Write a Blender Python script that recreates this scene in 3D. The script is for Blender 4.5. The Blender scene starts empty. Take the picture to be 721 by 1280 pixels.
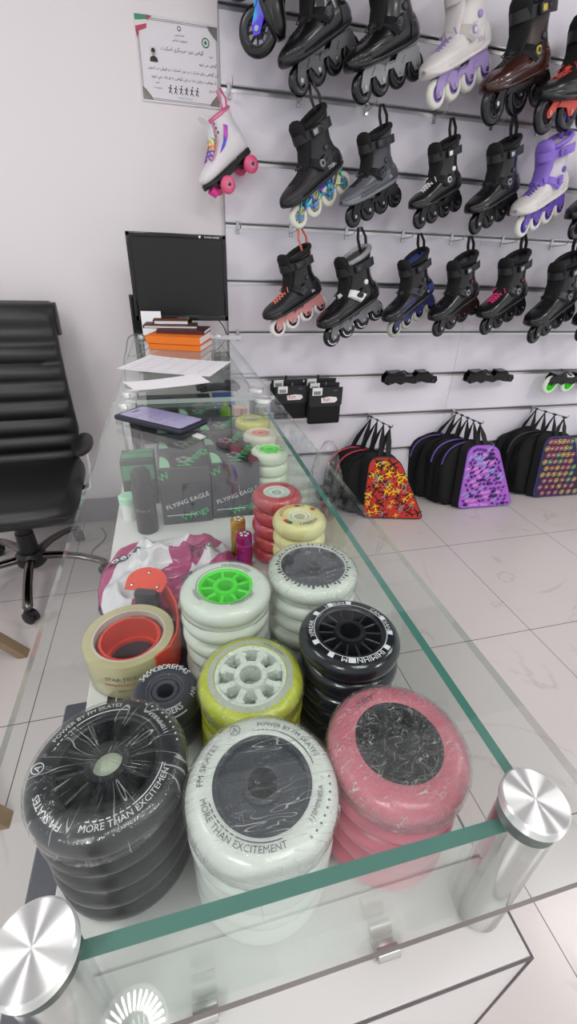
import bpy, bmesh, math, random
from math import sin, cos, pi, radians
from mathutils import Vector, Matrix, noise
SC = bpy.context.scene
COL = SC.collection
R_ = random.Random(7)

# ------------------------------------------------------------------ materials
def nt(name):
    m = bpy.data.materials.new(name); m.use_nodes = True
    t = m.node_tree; t.nodes.clear()
    return m, t, t.nodes.new('ShaderNodeOutputMaterial')
def N(t, typ, **kw):
    n = t.nodes.new(typ)
    for k, v in kw.items():
        if k in n.inputs: n.inputs[k].default_value = v
        else: setattr(n, k, v)
    return n
def rgb(c):
    if isinstance(c, str):
        c = c.lstrip('#'); v = [int(c[i:i+2], 16)/255 for i in (0, 2, 4)]
        v = [x/12.92 if x <= .04045 else ((x+.055)/1.055)**2.4 for x in v]
        return (*v, 1)
    return (*c[:3], 1)
_mc = {}
def M(name, col='#808080', rough=.5, metal=0., coat=0., bump=0., bscale=200., mottle=0., trans=0., sub=0., spec=.5, emit=None):
    if name in _mc: return _mc[name]
    m, t, out = nt(name)
    p = N(t, 'ShaderNodeBsdfPrincipled', Roughness=rough, Metallic=metal)
    p.inputs['Base Color'].default_value = rgb(col)
    p.inputs['Coat Weight'].default_value = coat; p.inputs['Coat Roughness'].default_value = .08
    p.inputs['Specular IOR Level'].default_value = spec
    p.inputs['Transmission Weight'].default_value = trans
    if sub: p.inputs['Subsurface Weight'].default_value = sub; p.inputs['Subsurface Radius'].default_value = (.01, .01, .01); p.inputs['Subsurface Scale'].default_value = .3
    if emit: p.inputs['Emission Color'].default_value = rgb(col); p.inputs['Emission Strength'].default_value = emit
    tc = N(t, 'ShaderNodeTexCoord')
    if bump:
        n = N(t, 'ShaderNodeTexNoise', Scale=bscale, Detail=3.)
        t.links.new(tc.outputs['Object'], n.inputs['Vector'])
        b = N(t, 'ShaderNodeBump', Strength=bump, Distance=.002)
        t.links.new(n.outputs['Fac'], b.inputs['Height']); t.links.new(b.outputs['Normal'], p.inputs['Normal'])
    if mottle:
        n = N(t, 'ShaderNodeTexNoise', Scale=14., Detail=4.)
        t.links.new(tc.outputs['Object'], n.inputs['Vector'])
        r = N(t, 'ShaderNodeMixRGB', blend_type='MULTIPLY'); r.inputs['Color1'].default_value = rgb(col)
        cr = N(t, 'ShaderNodeValToRGB'); cr.color_ramp.elements[0].position = .3; cr.color_ramp.elements[1].position = .7
        cr.color_ramp.elements[0].color = (1-mottle,)*3+(1,)
        t.links.new(n.outputs['Fac'], cr.inputs['Fac']); t.links.new(cr.outputs['Color'], r.inputs['Color2']); r.inputs['Fac'].default_value = 1
        t.links.new(r.outputs['Color'], p.inputs['Base Color'])
    t.links.new(p.outputs['BSDF'], out.inputs['Surface'])
    _mc[name] = m
    return m
def schlick(t, base, normal=None):
    lw = N(t, 'ShaderNodeLayerWeight'); lw.inputs['Blend'].default_value = .5
    if normal: t.links.new(normal, lw.inputs['Normal'])
    pw = N(t, 'ShaderNodeMath', operation='POWER'); pw.inputs[1].default_value = 5
    t.links.new(lw.outputs['Facing'], pw.inputs[0])
    ma = N(t, 'ShaderNodeMath', operation='MULTIPLY_ADD'); ma.inputs[1].default_value = 1-base; ma.inputs[2].default_value = base
    t.links.new(pw.outputs[0], ma.inputs[0])
    return ma.outputs[0]
def glass(name, tint, base=.042, rough=.0):
    m, t, out = nt(name)
    tr = N(t, 'ShaderNodeBsdfTransparent'); tr.inputs['Color'].default_value = rgb(tint)
    gl = N(t, 'ShaderNodeBsdfGlossy', Roughness=rough); gl.inputs['Color'].default_value = (1, 1, 1, 1)
    mx = N(t, 'ShaderNodeMixShader')
    t.links.new(schlick(t, base), mx.inputs[0]); t.links.new(tr.outputs[0], mx.inputs[1]); t.links.new(gl.outputs[0], mx.inputs[2])
    t.links.new(mx.outputs[0], out.inputs['Surface'])
    return m
def film(name, scale=60., strength=.6, haze=.25, base=.07, stretch=(1, 1, 1), thr=.46, tint=(1, 1, 1), radial=False):
    """clear crinkled plastic film: transparent, glossy, whitish along its creases"""
    m, t, out = nt(name)
    tc = N(t, 'ShaderNodeTexCoord')
    mp = N(t, 'ShaderNodeMapping'); mp.inputs['Scale'].default_value = stretch
    mp.inputs['Rotation'].default_value = (0, 0, .6)
    if radial:      # film pulled towards the hub: creases run along the radius
        sx = N(t, 'ShaderNodeSeparateXYZ'); t.links.new(tc.outputs['Object'], sx.inputs[0])
        at = N(t, 'ShaderNodeMath', operation='ARCTAN2'); t.links.new(sx.outputs[1], at.inputs[0]); t.links.new(sx.outputs[0], at.inputs[1])
        am = N(t, 'ShaderNodeMath', operation='MULTIPLY'); am.inputs[1].default_value = .045; t.links.new(at.outputs[0], am.inputs[0])
        ln = N(t, 'ShaderNodeVectorMath', operation='LENGTH'); t.links.new(tc.outputs['Object'], ln.inputs[0])
        lm = N(t, 'ShaderNodeMath', operation='MULTIPLY'); lm.inputs[1].default_value = .3; t.links.new(ln.outputs['Value'], lm.inputs[0])
        cb = N(t, 'ShaderNodeCombineXYZ'); t.links.new(am.outputs[0], cb.inputs[0]); t.links.new(lm.outputs[0], cb.inputs[1])
        t.links.new(cb.outputs[0], mp.inputs['Vector'])
    else: t.links.new(tc.outputs['Object'], mp.inputs['Vector'])
    n = N(t, 'ShaderNodeTexNoise', Scale=scale, Detail=4., Roughness=.6, Distortion=1.2)
    t.links.new(mp.outputs[0], n.inputs['Vector'])
    n2 = N(t, 'ShaderNodeTexNoise', Scale=scale*.75, Detail=.6, Distortion=1.4)
    t.links.new(mp.outputs[0], n2.inputs['Vector'])
    b = N(t, 'ShaderNodeBump', Strength=strength, Distance=.004)
    t.links.new(n.outputs['Fac'], b.inputs['Height'])
    tr = N(t, 'ShaderNodeBsdfTransparent'); tr.inputs['Color'].default_value = rgb(tint)
    gl = N(t, 'ShaderNodeBsdfGlossy', Roughness=.1); t.links.new(b.outputs[0], gl.inputs['Normal'])
    mx = N(t, 'ShaderNodeMixShader')
    t.links.new(schlick(t, base, b.outputs[0]), mx.inputs[0]); t.links.new(tr.outputs[0], mx.inputs[1]); t.links.new(gl.outputs[0], mx.inputs[2])
    # creases: thin ridges of the noise, whitened also to imitate streak highlights
    sb = N(t, 'ShaderNodeMath', operation='SUBTRACT'); sb.inputs[1].default_value = .5; t.links.new(n2.outputs['Fac'], sb.inputs[0])
    ab = N(t, 'ShaderNodeMath', operation='ABSOLUTE'); t.links.new(sb.outputs[0], ab.inputs[0])
    mr = N(t, 'ShaderNodeMapRange'); mr.inputs['From Min'].default_value = .0; mr.inputs['From Max'].default_value = .016
    mr.inputs['To Min'].default_value = min(.8, haze*3.); mr.inputs['To Max'].default_value = haze*.10
    t.links.new(ab.outputs[0], mr.inputs['Value'])
    n3 = N(t, 'ShaderNodeTexNoise', Scale=scale*.8, Detail=1.); t.links.new(tc.outputs['Object'], n3.inputs['Vector'])
    m3 = N(t, 'ShaderNodeMapRange'); m3.inputs['From Min'].default_value = thr; m3.inputs['From Max'].default_value = thr+.14; m3.inputs['To Min'].default_value = .06
    t.links.new(n3.outputs['Fac'], m3.inputs['Value'])
    mm = N(t, 'ShaderNodeMath', operation='MULTIPLY'); t.links.new(mr.outputs[0], mm.inputs[0]); t.links.new(m3.outputs[0], mm.inputs[1])
    df = N(t, 'ShaderNodeBsdfTranslucent'); df2 = N(t, 'ShaderNodeBsdfDiffuse'); df2.inputs['Color'].default_value = (.9, .9, .9, 1); df.inputs['Color'].default_value = (.9, .9, .9, 1)
    ad = N(t, 'ShaderNodeMixShader'); t.links.new(df.outputs[0], ad.inputs[1]); t.links.new(df2.outputs[0], ad.inputs[2])
    mx2 = N(t, 'ShaderNodeMixShader'); t.links.new(mm.outputs[0], mx2.inputs[0]); t.links.new(mx.outputs[0], mx2.inputs[1]); t.links.new(ad.outputs[0], mx2.inputs[2])
    t.links.new(mx2.outputs[0], out.inputs['Surface'])
    return m
def wheelmat(name, col, rough=.25, sub=.0, bump=.15):
    """urethane under a tight crinkled wrap: glossy coat with fine wrinkles"""
    if name in _mc: return _mc[name]
    m, t, out = nt(name)
    tc = N(t, 'ShaderNodeTexCoord')
    n = N(t, 'ShaderNodeTexNoise', Scale=110., Detail=3., Distortion=1.5); t.links.new(tc.outputs['Object'], n.inputs['Vector'])
    b = N(t, 'ShaderNodeBump', Strength=bump, Distance=.003); t.links.new(n.outputs['Fac'], b.inputs['Height'])
    p = N(t, 'ShaderNodeBsdfPrincipled', Roughness=rough)
    p.inputs['Base Color'].default_value = rgb(col); p.inputs['Coat Weight'].default_value = .4; p.inputs['Coat Roughness'].default_value = .06
    t.links.new(b.outputs[0], p.inputs['Coat Normal'])
    if sub: p.inputs['Subsurface Weight'].default_value = sub; p.inputs['Subsurface Radius'].default_value = (1, 1, 1); p.inputs['Subsurface Scale'].default_value = .008
    t.links.new(p.outputs[0], out.inputs['Surface'])
    _mc[name] = m
    return m
def rainbow(name, cols, axis='x', scale=6.):
    m, t, out = nt(name)
    tc = N(t, 'ShaderNodeTexCoord')
    n = N(t, 'ShaderNodeTexNoise', Scale=scale*2, Detail=1.); t.links.new(tc.outputs['Object'], n.inputs['Vector'])
    s = N(t, 'ShaderNodeSeparateXYZ'); t.links.new(tc.outputs['Object'], s.inputs[0])
    a = N(t, 'ShaderNodeMath', operation='MULTIPLY_ADD'); a.inputs[1].default_value = scale
    t.links.new(s.outputs[{'x': 0, 'y': 1, 'z': 2}[axis]], a.inputs[0]); t.links.new(n.outputs['Fac'], a.inputs[2])
    fr = N(t, 'ShaderNodeMath', operation='FRACT'); t.links.new(a.outputs[0], fr.inputs[0])
    cr = N(t, 'ShaderNodeValToRGB'); e = cr.color_ramp.elements
    while len(e) < len(cols): e.new(.5)
    for i, c in enumerate(cols): e[i].position = i/(len(cols)-1); e[i].color = rgb(c)
    t.links.new(fr.outputs[0], cr.inputs[0])
    p = N(t, 'ShaderNodeBsdfPrincipled', Roughness=.25, Metallic=.5); t.links.new(cr.outputs[0], p.inputs['Base Color'])
    t.links.new(p.outputs[0], out.inputs['Surface'])
    return m
def brushed(name):
    m, t, out = nt(name)
    p = N(t, 'ShaderNodeBsdfPrincipled', Roughness=.36, Metallic=1.)
    p.inputs['Base Color'].default_value = (.93, .95, .94, 1); p.inputs['Anisotropic'].default_value = 1.; p.inputs['Anisotropic Rotation'].default_value = .25
    tc = N(t, 'ShaderNodeTexCoord'); cx = N(t, 'ShaderNodeVectorMath', operation='CROSS_PRODUCT'); cx.inputs[0].default_value = (0, 0, 1)
    t.links.new(tc.outputs['Object'], cx.inputs[1]); nm = N(t, 'ShaderNodeVectorMath', operation='NORMALIZE'); t.links.new(cx.outputs[0], nm.inputs[0])
    t.links.new(nm.outputs[0], p.inputs['Tangent'])
    t.links.new(p.outputs[0], out.inputs['Surface'])
    return m

# ------------------------------------------------------------------ geometry collector
class G:
    def __init__(s): s.v = []; s.f = []; s.m = []
    def add(s, vs, fs, mi=0, X=None):
        b = len(s.v)
        for p in vs:
            p = Vector(p); s.v.append(X @ p if X else p)
        for f in fs: s.f.append([b+i for i in f]); s.m.append(mi)
        return s
    def box(s, c, d, mi=0, X=None):
        x, y, z = c; a, b, h = d[0]/2, d[1]/2, d[2]/2
        vs = [(x+i*a, y+j*b, z+k*h) for k in (-1, 1) for j in (-1, 1) for i in (-1, 1)]
        return s.add(vs, [(0, 2, 3, 1), (4, 5, 7, 6), (0, 1, 5, 4), (2, 6, 7, 3), (0, 4, 6, 2), (1, 3, 7, 5)], mi, X)
    def rbox(s, c, d, r=.003, seg=2, mi=0, X=None):
        bm = bmesh.new(); bmesh.ops.create_cube(bm, size=1)
        for v in bm.verts: v.co = Vector((v.co.x*d[0], v.co.y*d[1], v.co.z*d[2]))
        bmesh.ops.bevel(bm, geom=bm.edges[:], offset=min(r, .49*min(d)), segments=seg, profile=.5, affect='EDGES')
        bm.verts.index_update()
        T = Matrix.Translation(Vector(c))
        s.add([v.co for v in bm.verts], [[v.index for v in f.verts] for f in bm.faces], mi, (X @ T) if X else T)
        bm.free(); return s
    def lathe(s, prof, seg=32, mi=0, X=None, closed=False):
        vs = []; fs = []; n = len(prof)
        for i in range(seg):
            a = 2*pi*i/seg
            for r, z in prof: vs.append((r*cos(a), r*sin(a), z))
        for i in range(seg):
            j = (i+1) % seg
            for k in range(n if closed else n-1):
                l = (k+1) % n
                fs.append((i*n+k, j*n+k, j*n+l, i*n+l))
        return s.add(vs, fs, mi, X)
    def cyl(s, c, r, h, seg=24, mi=0, X=None, r2=None):
        T = Matrix.Translation(Vector(c)); r2 = r if r2 is None else r2
        s.lathe([(0, -h/2), (r, -h/2), (r2, h/2), (0, h/2)], seg, mi, (X @ T) if X else T); return s
    def tube(s, path, r, seg=8, mi=0, X=None, closed=False, flat=1., up=None):
        P = [Vector(p) for p in path]; n = len(P); vs = []; fs = []
        prev = None
        for i, p in enumerate(P):
            if closed: t = P[(i+1) % n]-P[i-1]
            else: t = P[min(i+1, n-1)]-P[max(i-1, 0)]
            t.normalize()
            if prev is None:
                u = Vector(up) if up else (Vector((0, 0, 1)) if abs(t.z) < .9 else Vector((1, 0, 0)))
            else: u = prev
            a = (u - t*u.dot(t)).normalized(); b = t.cross(a); prev = a
            rr = r[i] if isinstance(r, (list, tuple)) else r
            for k in range(seg):
                w = 2*pi*k/seg; vs.append(p + a*(cos(w)*rr) + b*(sin(w)*rr*flat))
        for i in range(n if closed else n-1):
            j = (i+1) % n
            for k in range(seg):
                l = (k+1) % seg; fs.append((i*seg+k, i*seg+l, j*seg+l, j*seg+k))
        if not closed: fs += [list(range(seg))[::-1], [(n-1)*seg+k for k in range(seg)]]
        return s.add(vs, fs, mi, X)
    def ribbon(s, path, wvec, th, mi=0, X=None):
        """flat strap along path; wvec = full-width vector; th = thickness vector or size"""
        P = [Vector(p) for p in path]; n = len(P); vs = []; fs = []
        for i, p in enumerate(P):
            w = Vector(wvec[i] if isinstance(wvec, list) else wvec)/2
            t = (P[min(i+1, n-1)]-P[max(i-1, 0)]).normalized()
            q = t.cross(w).normalized()*th/2
            vs += [p-w-q, p+w-q, p+w+q, p-w+q]
        for i in range(n-1):
            for k in range(4):
                l = (k+1) % 4; fs.append((i*4+k, i*4+l, (i+1)*4+l, (i+1)*4+k))
        fs += [(3, 2, 1, 0), tuple((n-1)*4+k for k in range(4))]
        return s.add(vs, fs, mi, X)
    def loft(s, rings, mi=0, X=None, cap0=True, cap1=True):
        n = len(rings[0]); vs = [p for r in rings for p in r]; fs = []
        for i in range(len(rings)-1):
            for k in range(n):
                l = (k+1) % n; fs.append((i*n+k, i*n+l, (i+1)*n+l, (i+1)*n+k))
        if cap0: fs.append(list(range(n))[::-1])
        if cap1: fs.append([(len(rings)-1)*n+k for k in range(n)])
        return s.add(vs, fs, mi, X)
    def prism(s, poly, y0, y1, mi=0, X=None, plane='xz'):
        """extrude a 2-D polygon; plane xz extrudes along y, xy along z"""
        n = len(poly)
        f = (lambda a, b, d: (a, d, b)) if plane == 'xz' else (lambda a, b, d: (a, b, d))
        vs = [f(a, b, y0) for a, b in poly] + [f(a, b, y1) for a, b in poly]
        fs = [list(range(n)), list(range(2*n-1, n-1, -1))] + [(i, n+i, n+(i+1) % n, (i+1) % n) for i in range(n)]
        return s.add(vs, fs, mi, X)
    def text(s, txt, size, mi=0, X=None, align='c', bend=None, fn=None):
        vs, fs, w = text_mesh(txt); k = size
        off = {'c': -w/2, 'l': 0, 'r': -w}[align]
        pv = [((x+off)*k, y*k, 0) for x, y in vs]
        if bend is not None: pv = [bend(x, y) for x, y, z in pv]
        if fn: pv = [fn(p) for p in pv]
        return s.add(pv, fs, mi, X)
    def build(s, name, mats, parent=None, sharp=40., subd=0, bevel=0., flip=True):
        me = bpy.data.meshes.new(name)
        me.from_pydata([tuple(v) for v in s.v], [], s.f)
        for i, m in enumerate(mats if isinstance(mats, (list, tuple)) else [mats]): me.materials.append(m)
        for p, mi in zip(me.polygons, s.m): p.material_index = mi
        bm = bmesh.new(); bm.from_mesh(me)
        if flip: bmesh.ops.recalc_face_normals(bm, faces=bm.faces)
        bm.to_mesh(me); bm.free()
        me.polygons.foreach_set('use_smooth', [True]*len(me.polygons))
        if sharp: me.set_sharp_from_angle(angle=radians(sharp))
        o = bpy.data.objects.new(name, me); COL.objects.link(o)
        if parent: o.parent = parent
        if bevel: b = o.modifiers.new('b', 'BEVEL'); b.width = bevel; b.segments = 2; b.limit_method = 'ANGLE'
        if subd: u = o.modifiers.new('s', 'SUBSURF'); u.levels = subd; u.render_levels = subd
        return o
_tm = {}
def text_mesh(txt):
    if txt in _tm: return _tm[txt]
    cu = bpy.data.curves.new('t', 'FONT'); cu.body = txt; cu.resolution_u = 2
    ob = bpy.data.objects.new('t', cu); COL.objects.link(ob)
    dg = bpy.context.evaluated_depsgraph_get(); dg.update()
    me = ob.evaluated_get(dg).to_mesh()
    vs = [(v.co.x, v.co.y) for v in me.vertices]; fs = [list(p.vertices) for p in me.polygons]
    ob.evaluated_get(dg).to_mesh_clear()
    bpy.data.objects.remove(ob); bpy.data.curves.remove(cu)
    w = max([v[0] for v in vs], default=0)
    _tm[txt] = (vs, fs, w); return _tm[txt]

def tag(o, label=None, cat=None, group=None, kind=None):
    if label: o['label'] = label
    if cat: o['category'] = cat
    if group: o['group'] = group
    if kind: o['kind'] = kind
    return o
def empty(name, loc=(0, 0, 0), rot=(0, 0, 0), sc=1., label=None, cat=None, group=None):
    o = bpy.data.objects.new(name, None); COL.objects.link(o); o.empty_display_size = .05
    o.location = loc; o.rotation_euler = rot; o.scale = (sc,)*3
    return tag(o, label, cat, group)
def S(o): return tag(o, kind='structure')
def RX(a): return Matrix.Rotation(a, 4, 'X')
def RY(a): return Matrix.Rotation(a, 4, 'Y')
def RZ(a): return Matrix.Rotation(a, 4, 'Z')
def TR(*p): return Matrix.Translation(Vector(p))
def lerp(a, b, t): return a+(b-a)*t
def interp(tab, x):
    if x <= tab[0][0]: return tab[0][1:]
    for (a, b) in zip(tab, tab[1:]):
        if x <= b[0]:
            t = (x-a[0])/(b[0]-a[0]); return tuple(lerp(p, q, t) for p, q in zip(a[1:], b[1:]))
    return tab[-1][1:]

# ------------------------------------------------------------------ camera (calibrated from the tile grid, the slats and the counter edges)
def make_camera():
    f, yaw, pitch, roll = 549., .2655, .5224, .0375
    cy, sy, cp, sp, cr, sr = cos(yaw), sin(yaw), cos(pitch), sin(pitch), cos(roll), sin(roll)
    F = Vector((sy*cp, cy*cp, -sp)); r = Vector((cy, -sy, 0)); u = r.cross(F)
    R = r*cr+u*sr; U = -r*sr+u*cr
    cd = bpy.data.cameras.new('camera'); co = bpy.data.objects.new('camera', cd); COL.objects.link(co)
    cd.sensor_fit = 'VERTICAL'; cd.sensor_height = 24.; cd.lens = 24.*f/1280.
    cd.clip_start = .02; cd.clip_end = 60
    m = Matrix((R, U, -F)).transposed().to_4x4(); m.translation = Vector((0, -2.163, 1.2428))
    co.matrix_world = m
    SC.camera = co
make_camera()
SC.view_settings.view_transform = 'Standard'; SC.view_settings.look = 'None'
SC.view_settings.gamma = 1; SC.view_settings.use_curve_mapping = False
SC.view_settings.exposure = 0.2
SC.cycles.use_denoising = True
SC.cycles.transparent_max_bounces = 40; SC.cycles.max_bounces = 10; SC.cycles.glossy_bounces = 5; SC.cycles.diffuse_bounces = 4
SC.cycles.sample_clamp_indirect = 6.
SC.cycles.caustics_reflective = False; SC.cycles.caustics_refractive = False
# ------------------------------------------------------------------ common materials
WALLP = M('wall_paint', '#e6e1e3', .55, bump=.05, bscale=60)
SLAT = M('slat_board_white', '#eae6ef', .4)
ALU = M('aluminium', '#d3d2d3', .36, .9)
ALUD = M('groove_aluminium', '#a5a2a6', .5, .4)
CHROME = M('chrome', '#d8d8da', .1, 1.)
DARKCHR = M('dark_chrome', '#6b6662', .15, 1.)
BLACK = M('black_plastic', '#17171a', .38)
BLACKG = M('black_gloss', '#101013', .15)
BLACKF = M('black_fabric', '#0d0d0f', .85, bump=.4, bscale=260)
GREYD = M('dark_grey_plastic', '#3b3c43', .45)
WHITEP = M('white_plastic', '#e8e8e8', .4)
PAPER = M('paper_white', '#ecebef', .7)
INK = M('dark_ink', '#3a3a42', .7)
WHITEINK = M('white_ink', '#e3e3e6', .6)
STEEL = M('steel', '#b4b4b6', .22, 1.)
GLASS = glass('clear_glass', (.955, .98, .97))
GEDGE = M('green_glass_edge', '#497a70', .2, coat=.3)
GEDGE2 = glass('pale_glass_edge', (.80, .87, .85), .16, .1)
GEDGE3 = M('dark_glass_edge', '#2c2526', .25)  # dark colour stands in for the reflections along the near edge

# ------------------------------------------------------------------ floor, walls
def floor_mat():
    m, t, out = nt('marble_tile')
    tc = N(t, 'ShaderNodeTexCoord'); s = N(t, 'ShaderNodeSeparateXYZ'); t.links.new(tc.outputs['Object'], s.inputs[0])
    def line(ax, off):
        a = N(t, 'ShaderNodeMath', operation='ADD'); a.inputs[1].default_value = off+60.; t.links.new(s.outputs[ax], a.inputs[0])
        d = N(t, 'ShaderNodeMath', operation='DIVIDE'); d.inputs[1].default_value = .6; t.links.new(a.outputs[0], d.inputs[0])
        f = N(t, 'ShaderNodeMath', operation='FRACT'); t.links.new(d.outputs[0], f.inputs[0])
        q = N(t, 'ShaderNodeMath', operation='SUBTRACT'); q.inputs[1].default_value = .5; t.links.new(f.outputs[0], q.inputs[0])
        b = N(t, 'ShaderNodeMath', operation='ABSOLUTE'); t.links.new(q.outputs[0], b.inputs[0])
        g = N(t, 'ShaderNodeMath', operation='GREATER_THAN'); g.inputs[1].default_value = .5-.0021; t.links.new(b.outputs[0], g.inputs[0])
        return g.outputs[0]
    mx = N(t, 'ShaderNodeMath', operation='MAXIMUM')
    t.links.new(line(0, .5195), mx.inputs[0]); t.links.new(line(1, .569), mx.inputs[1])
    n = N(t, 'ShaderNodeTexNoise', Scale=1.6, Detail=6., Distortion=1.6); t.links.new(tc.outputs['Object'], n.inputs['Vector'])
    sb = N(t, 'ShaderNodeMath', operation='SUBTRACT'); sb.inputs[1].default_value = .5; t.links.new(n.outputs['Fac'], sb.inputs[0])
    ab = N(t, 'ShaderNodeMath', operation='ABSOLUTE'); t.links.new(sb.outputs[0], ab.inputs[0])
    cr = N(t, 'ShaderNodeValToRGB'); e = cr.color_ramp.elements
    e[0].position = 0; e[0].color = rgb('#bdb6b4'); e[1].position = .02; e[1].color = rgb('#ccc6c4')
    t.links.new(ab.outputs[0], cr.inputs[0])
    n2 = N(t, 'ShaderNodeTexNoise', Scale=3., Detail=3.); t.links.new(tc.outputs['Object'], n2.inputs['Vector'])
    mm = N(t, 'ShaderNodeMixRGB'); mm.inputs['Color2'].default_value = rgb('#cdc6c4')
    mr = N(t, 'ShaderNodeMapRange'); mr.inputs['From Min'].default_value = .42; mr.inputs['From Max'].default_value = .56
    t.links.new(n2.outputs['Fac'], mr.inputs['Value']); t.links.new(mr.outputs[0], mm.inputs['Fac']); t.links.new(cr.outputs[0], mm.inputs['Color1'])
    m2 = N(t, 'ShaderNodeMixRGB'); m2.inputs['Color2'].default_value = rgb('#4c4644'); t.links.new(mx.outputs[0], m2.inputs['Fac']); t.links.new(mm.outputs[0], m2.inputs['Color1'])
    p = N(t, 'ShaderNodeBsdfPrincipled', Roughness=.22); t.links.new(m2.outputs[0], p.inputs['Base Color'])
    t.links.new(p.outputs[0], out.inputs['Surface'])
    return m
X0, X1, Y0, ZC = -2.2, 4.2, -5.2, 3.0
S(G().box(((X0+X1)/2, (Y0+.1)/2, -.05), (X1-X0, .1-Y0, .1)).build('floor', floor_mat()))
S(G().box(((X0+X1)/2, .07, ZC/2), (X1-X0, .1, ZC)).build('wall_back', WALLP))
S(G().box(((X0+X1)/2, (Y0+.1)/2, ZC+.05), (X1-X0, .1-Y0, .1)).build('ceiling', M('ceiling_paint', '#dad9d8', .8)))
S(G().box(((X0+X1)/2, -.41, ZC-.04), (X1-X0, .86, .08)).build('trim_soffit', M('soffit_dark', '#39383a', .7)))
S(G().box(((X0+.265)/2, .012, .0725), (.265-X0, .016, .125)).build('baseboard_back', M('grey_skirting', '#737278', .5)))
SL = [.311+.21*(8-k) for k in range(11)]       # slat heights, top row first
def slatwall():
    xs = (.272, 1.49, 2.71, 3.93)
    root = empty('trim_slatwall'); S(root)
    zs = sorted(SL)+[2.41, 2.62]
    for i in range(3):
        g = G(); a, b = xs[i]+.0008, xs[i+1]-.0008
        z = -.0
        for k, s in enumerate(zs):
            lo = .0 if k == 0 else zs[k-1]+.006
            g.box(((a+b)/2, .009, (lo+s-.006)/2+.0), (b-a, .018, s-.006-lo))
        o = g.build('slat_board', SLAT, root); S(o)
        r = G()
        for s in zs:
            r.box(((a+b)/2, .0165, s), (b-a, .003, .012), 1)
            r.box(((a+b)/2, .006, s-.0062), (b-a, .017, .0012))
            r.box(((a+b)/2, -.0009, s-.0085), (b-a, .0018, .0105))
            r.box(((a+b)/2, .006, s+.0062), (b-a, .017, .0012), 1)
            r.box(((a+b)/2, -.0006, s+.0070), (b-a, .0012, .0050))
        S(r.build('aluminium_slat_rail', [ALU, ALUD], root))
    S(G().box((.2712, .009, 1.3), (.0016, .02, 2.6)).build('slat_end_strip', M('end_strip', '#a9a5ac', .4), root))
slatwall()

# unseen ceiling panel lamps, added and placed to light the room and wall
LAMPM = M('lamp_diffuser', '#fffaf6', emit=1.)
def added_ceiling_lamp(x, y, sx, sy, st, lab):
    o = empty('added_ceiling_light', (x, y, ZC), label=lab, cat='ceiling light')
    fr = G()
    for s in (-1, 1):
        fr.box((s*(sx/2+.012), 0, -.0125), (.024, sy+.048, .025)); fr.box((0, s*(sy/2+.012), -.0125), (sx, .024, .025))
    fr.build('frame', WHITEP, o)
    m, t, out = nt('lamp_panel')
    e = N(t, 'ShaderNodeEmission'); e.inputs['Color'].default_value = (1, .965, .95, 1); e.inputs['Strength'].default_value = st
    t.links.new(e.outputs[0], out.inputs[0])
    G().box((0, 0, -.008), (sx, sy, .012)).build('diffuser', m, o)
for x, y, lab in ((-1.55, -1.5, 'unseen white square ceiling panel light added above the office chair'), (.5, -2.75, 'unseen white square ceiling panel light added above the near end of the counter'),
                  (2.55, -1.5, 'unseen white square ceiling panel light added in front of the skate wall'), (-1.3, -3.7, 'unseen white square ceiling panel light added behind the viewer on the left'),
                  (2.3, -3.7, 'unseen white square ceiling panel light added behind the viewer on the right')):
    added_ceiling_lamp(x, y, .6, .6, 33. if y < -3 else (13. if y < -2 else 12.5), lab)
def downlight():
    o = empty('ceiling_downlight', (-.345, -1.65, ZC), label='small round fluted ceiling downlight above the near end of the counter', cat='ceiling light')
    g = G(); g.lathe([(0, 0), (.13, 0), (.13, -.02), (.12, -.024), (.112, -.010), (0, -.010)], 48); g.build('housing', WHITEP, o)
    m, t, out = nt('fluted_diffuser'); e = N(t, 'ShaderNodeEmission', Strength=12.); e.inputs['Color'].default_value = (1, .98, .96, 1); t.links.new(e.outputs[0], out.inputs[0])
    f = G()
    for k in range(30): f.rbox((.082, 0, -.013), (.052, .0075, .006), .002, 1, 0, RZ(2*pi*k/30+.1) @ TR(0, 0, 0))
    f.build('diffuser', m, o)
downlight()
W = bpy.data.worlds.new('world'); SC.world = W; W.use_nodes = True
W.node_tree.nodes['Background'].inputs[0].default_value = (.95, .96, 1., 1); W.node_tree.nodes['Background'].inputs[1].default_value = .75

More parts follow.
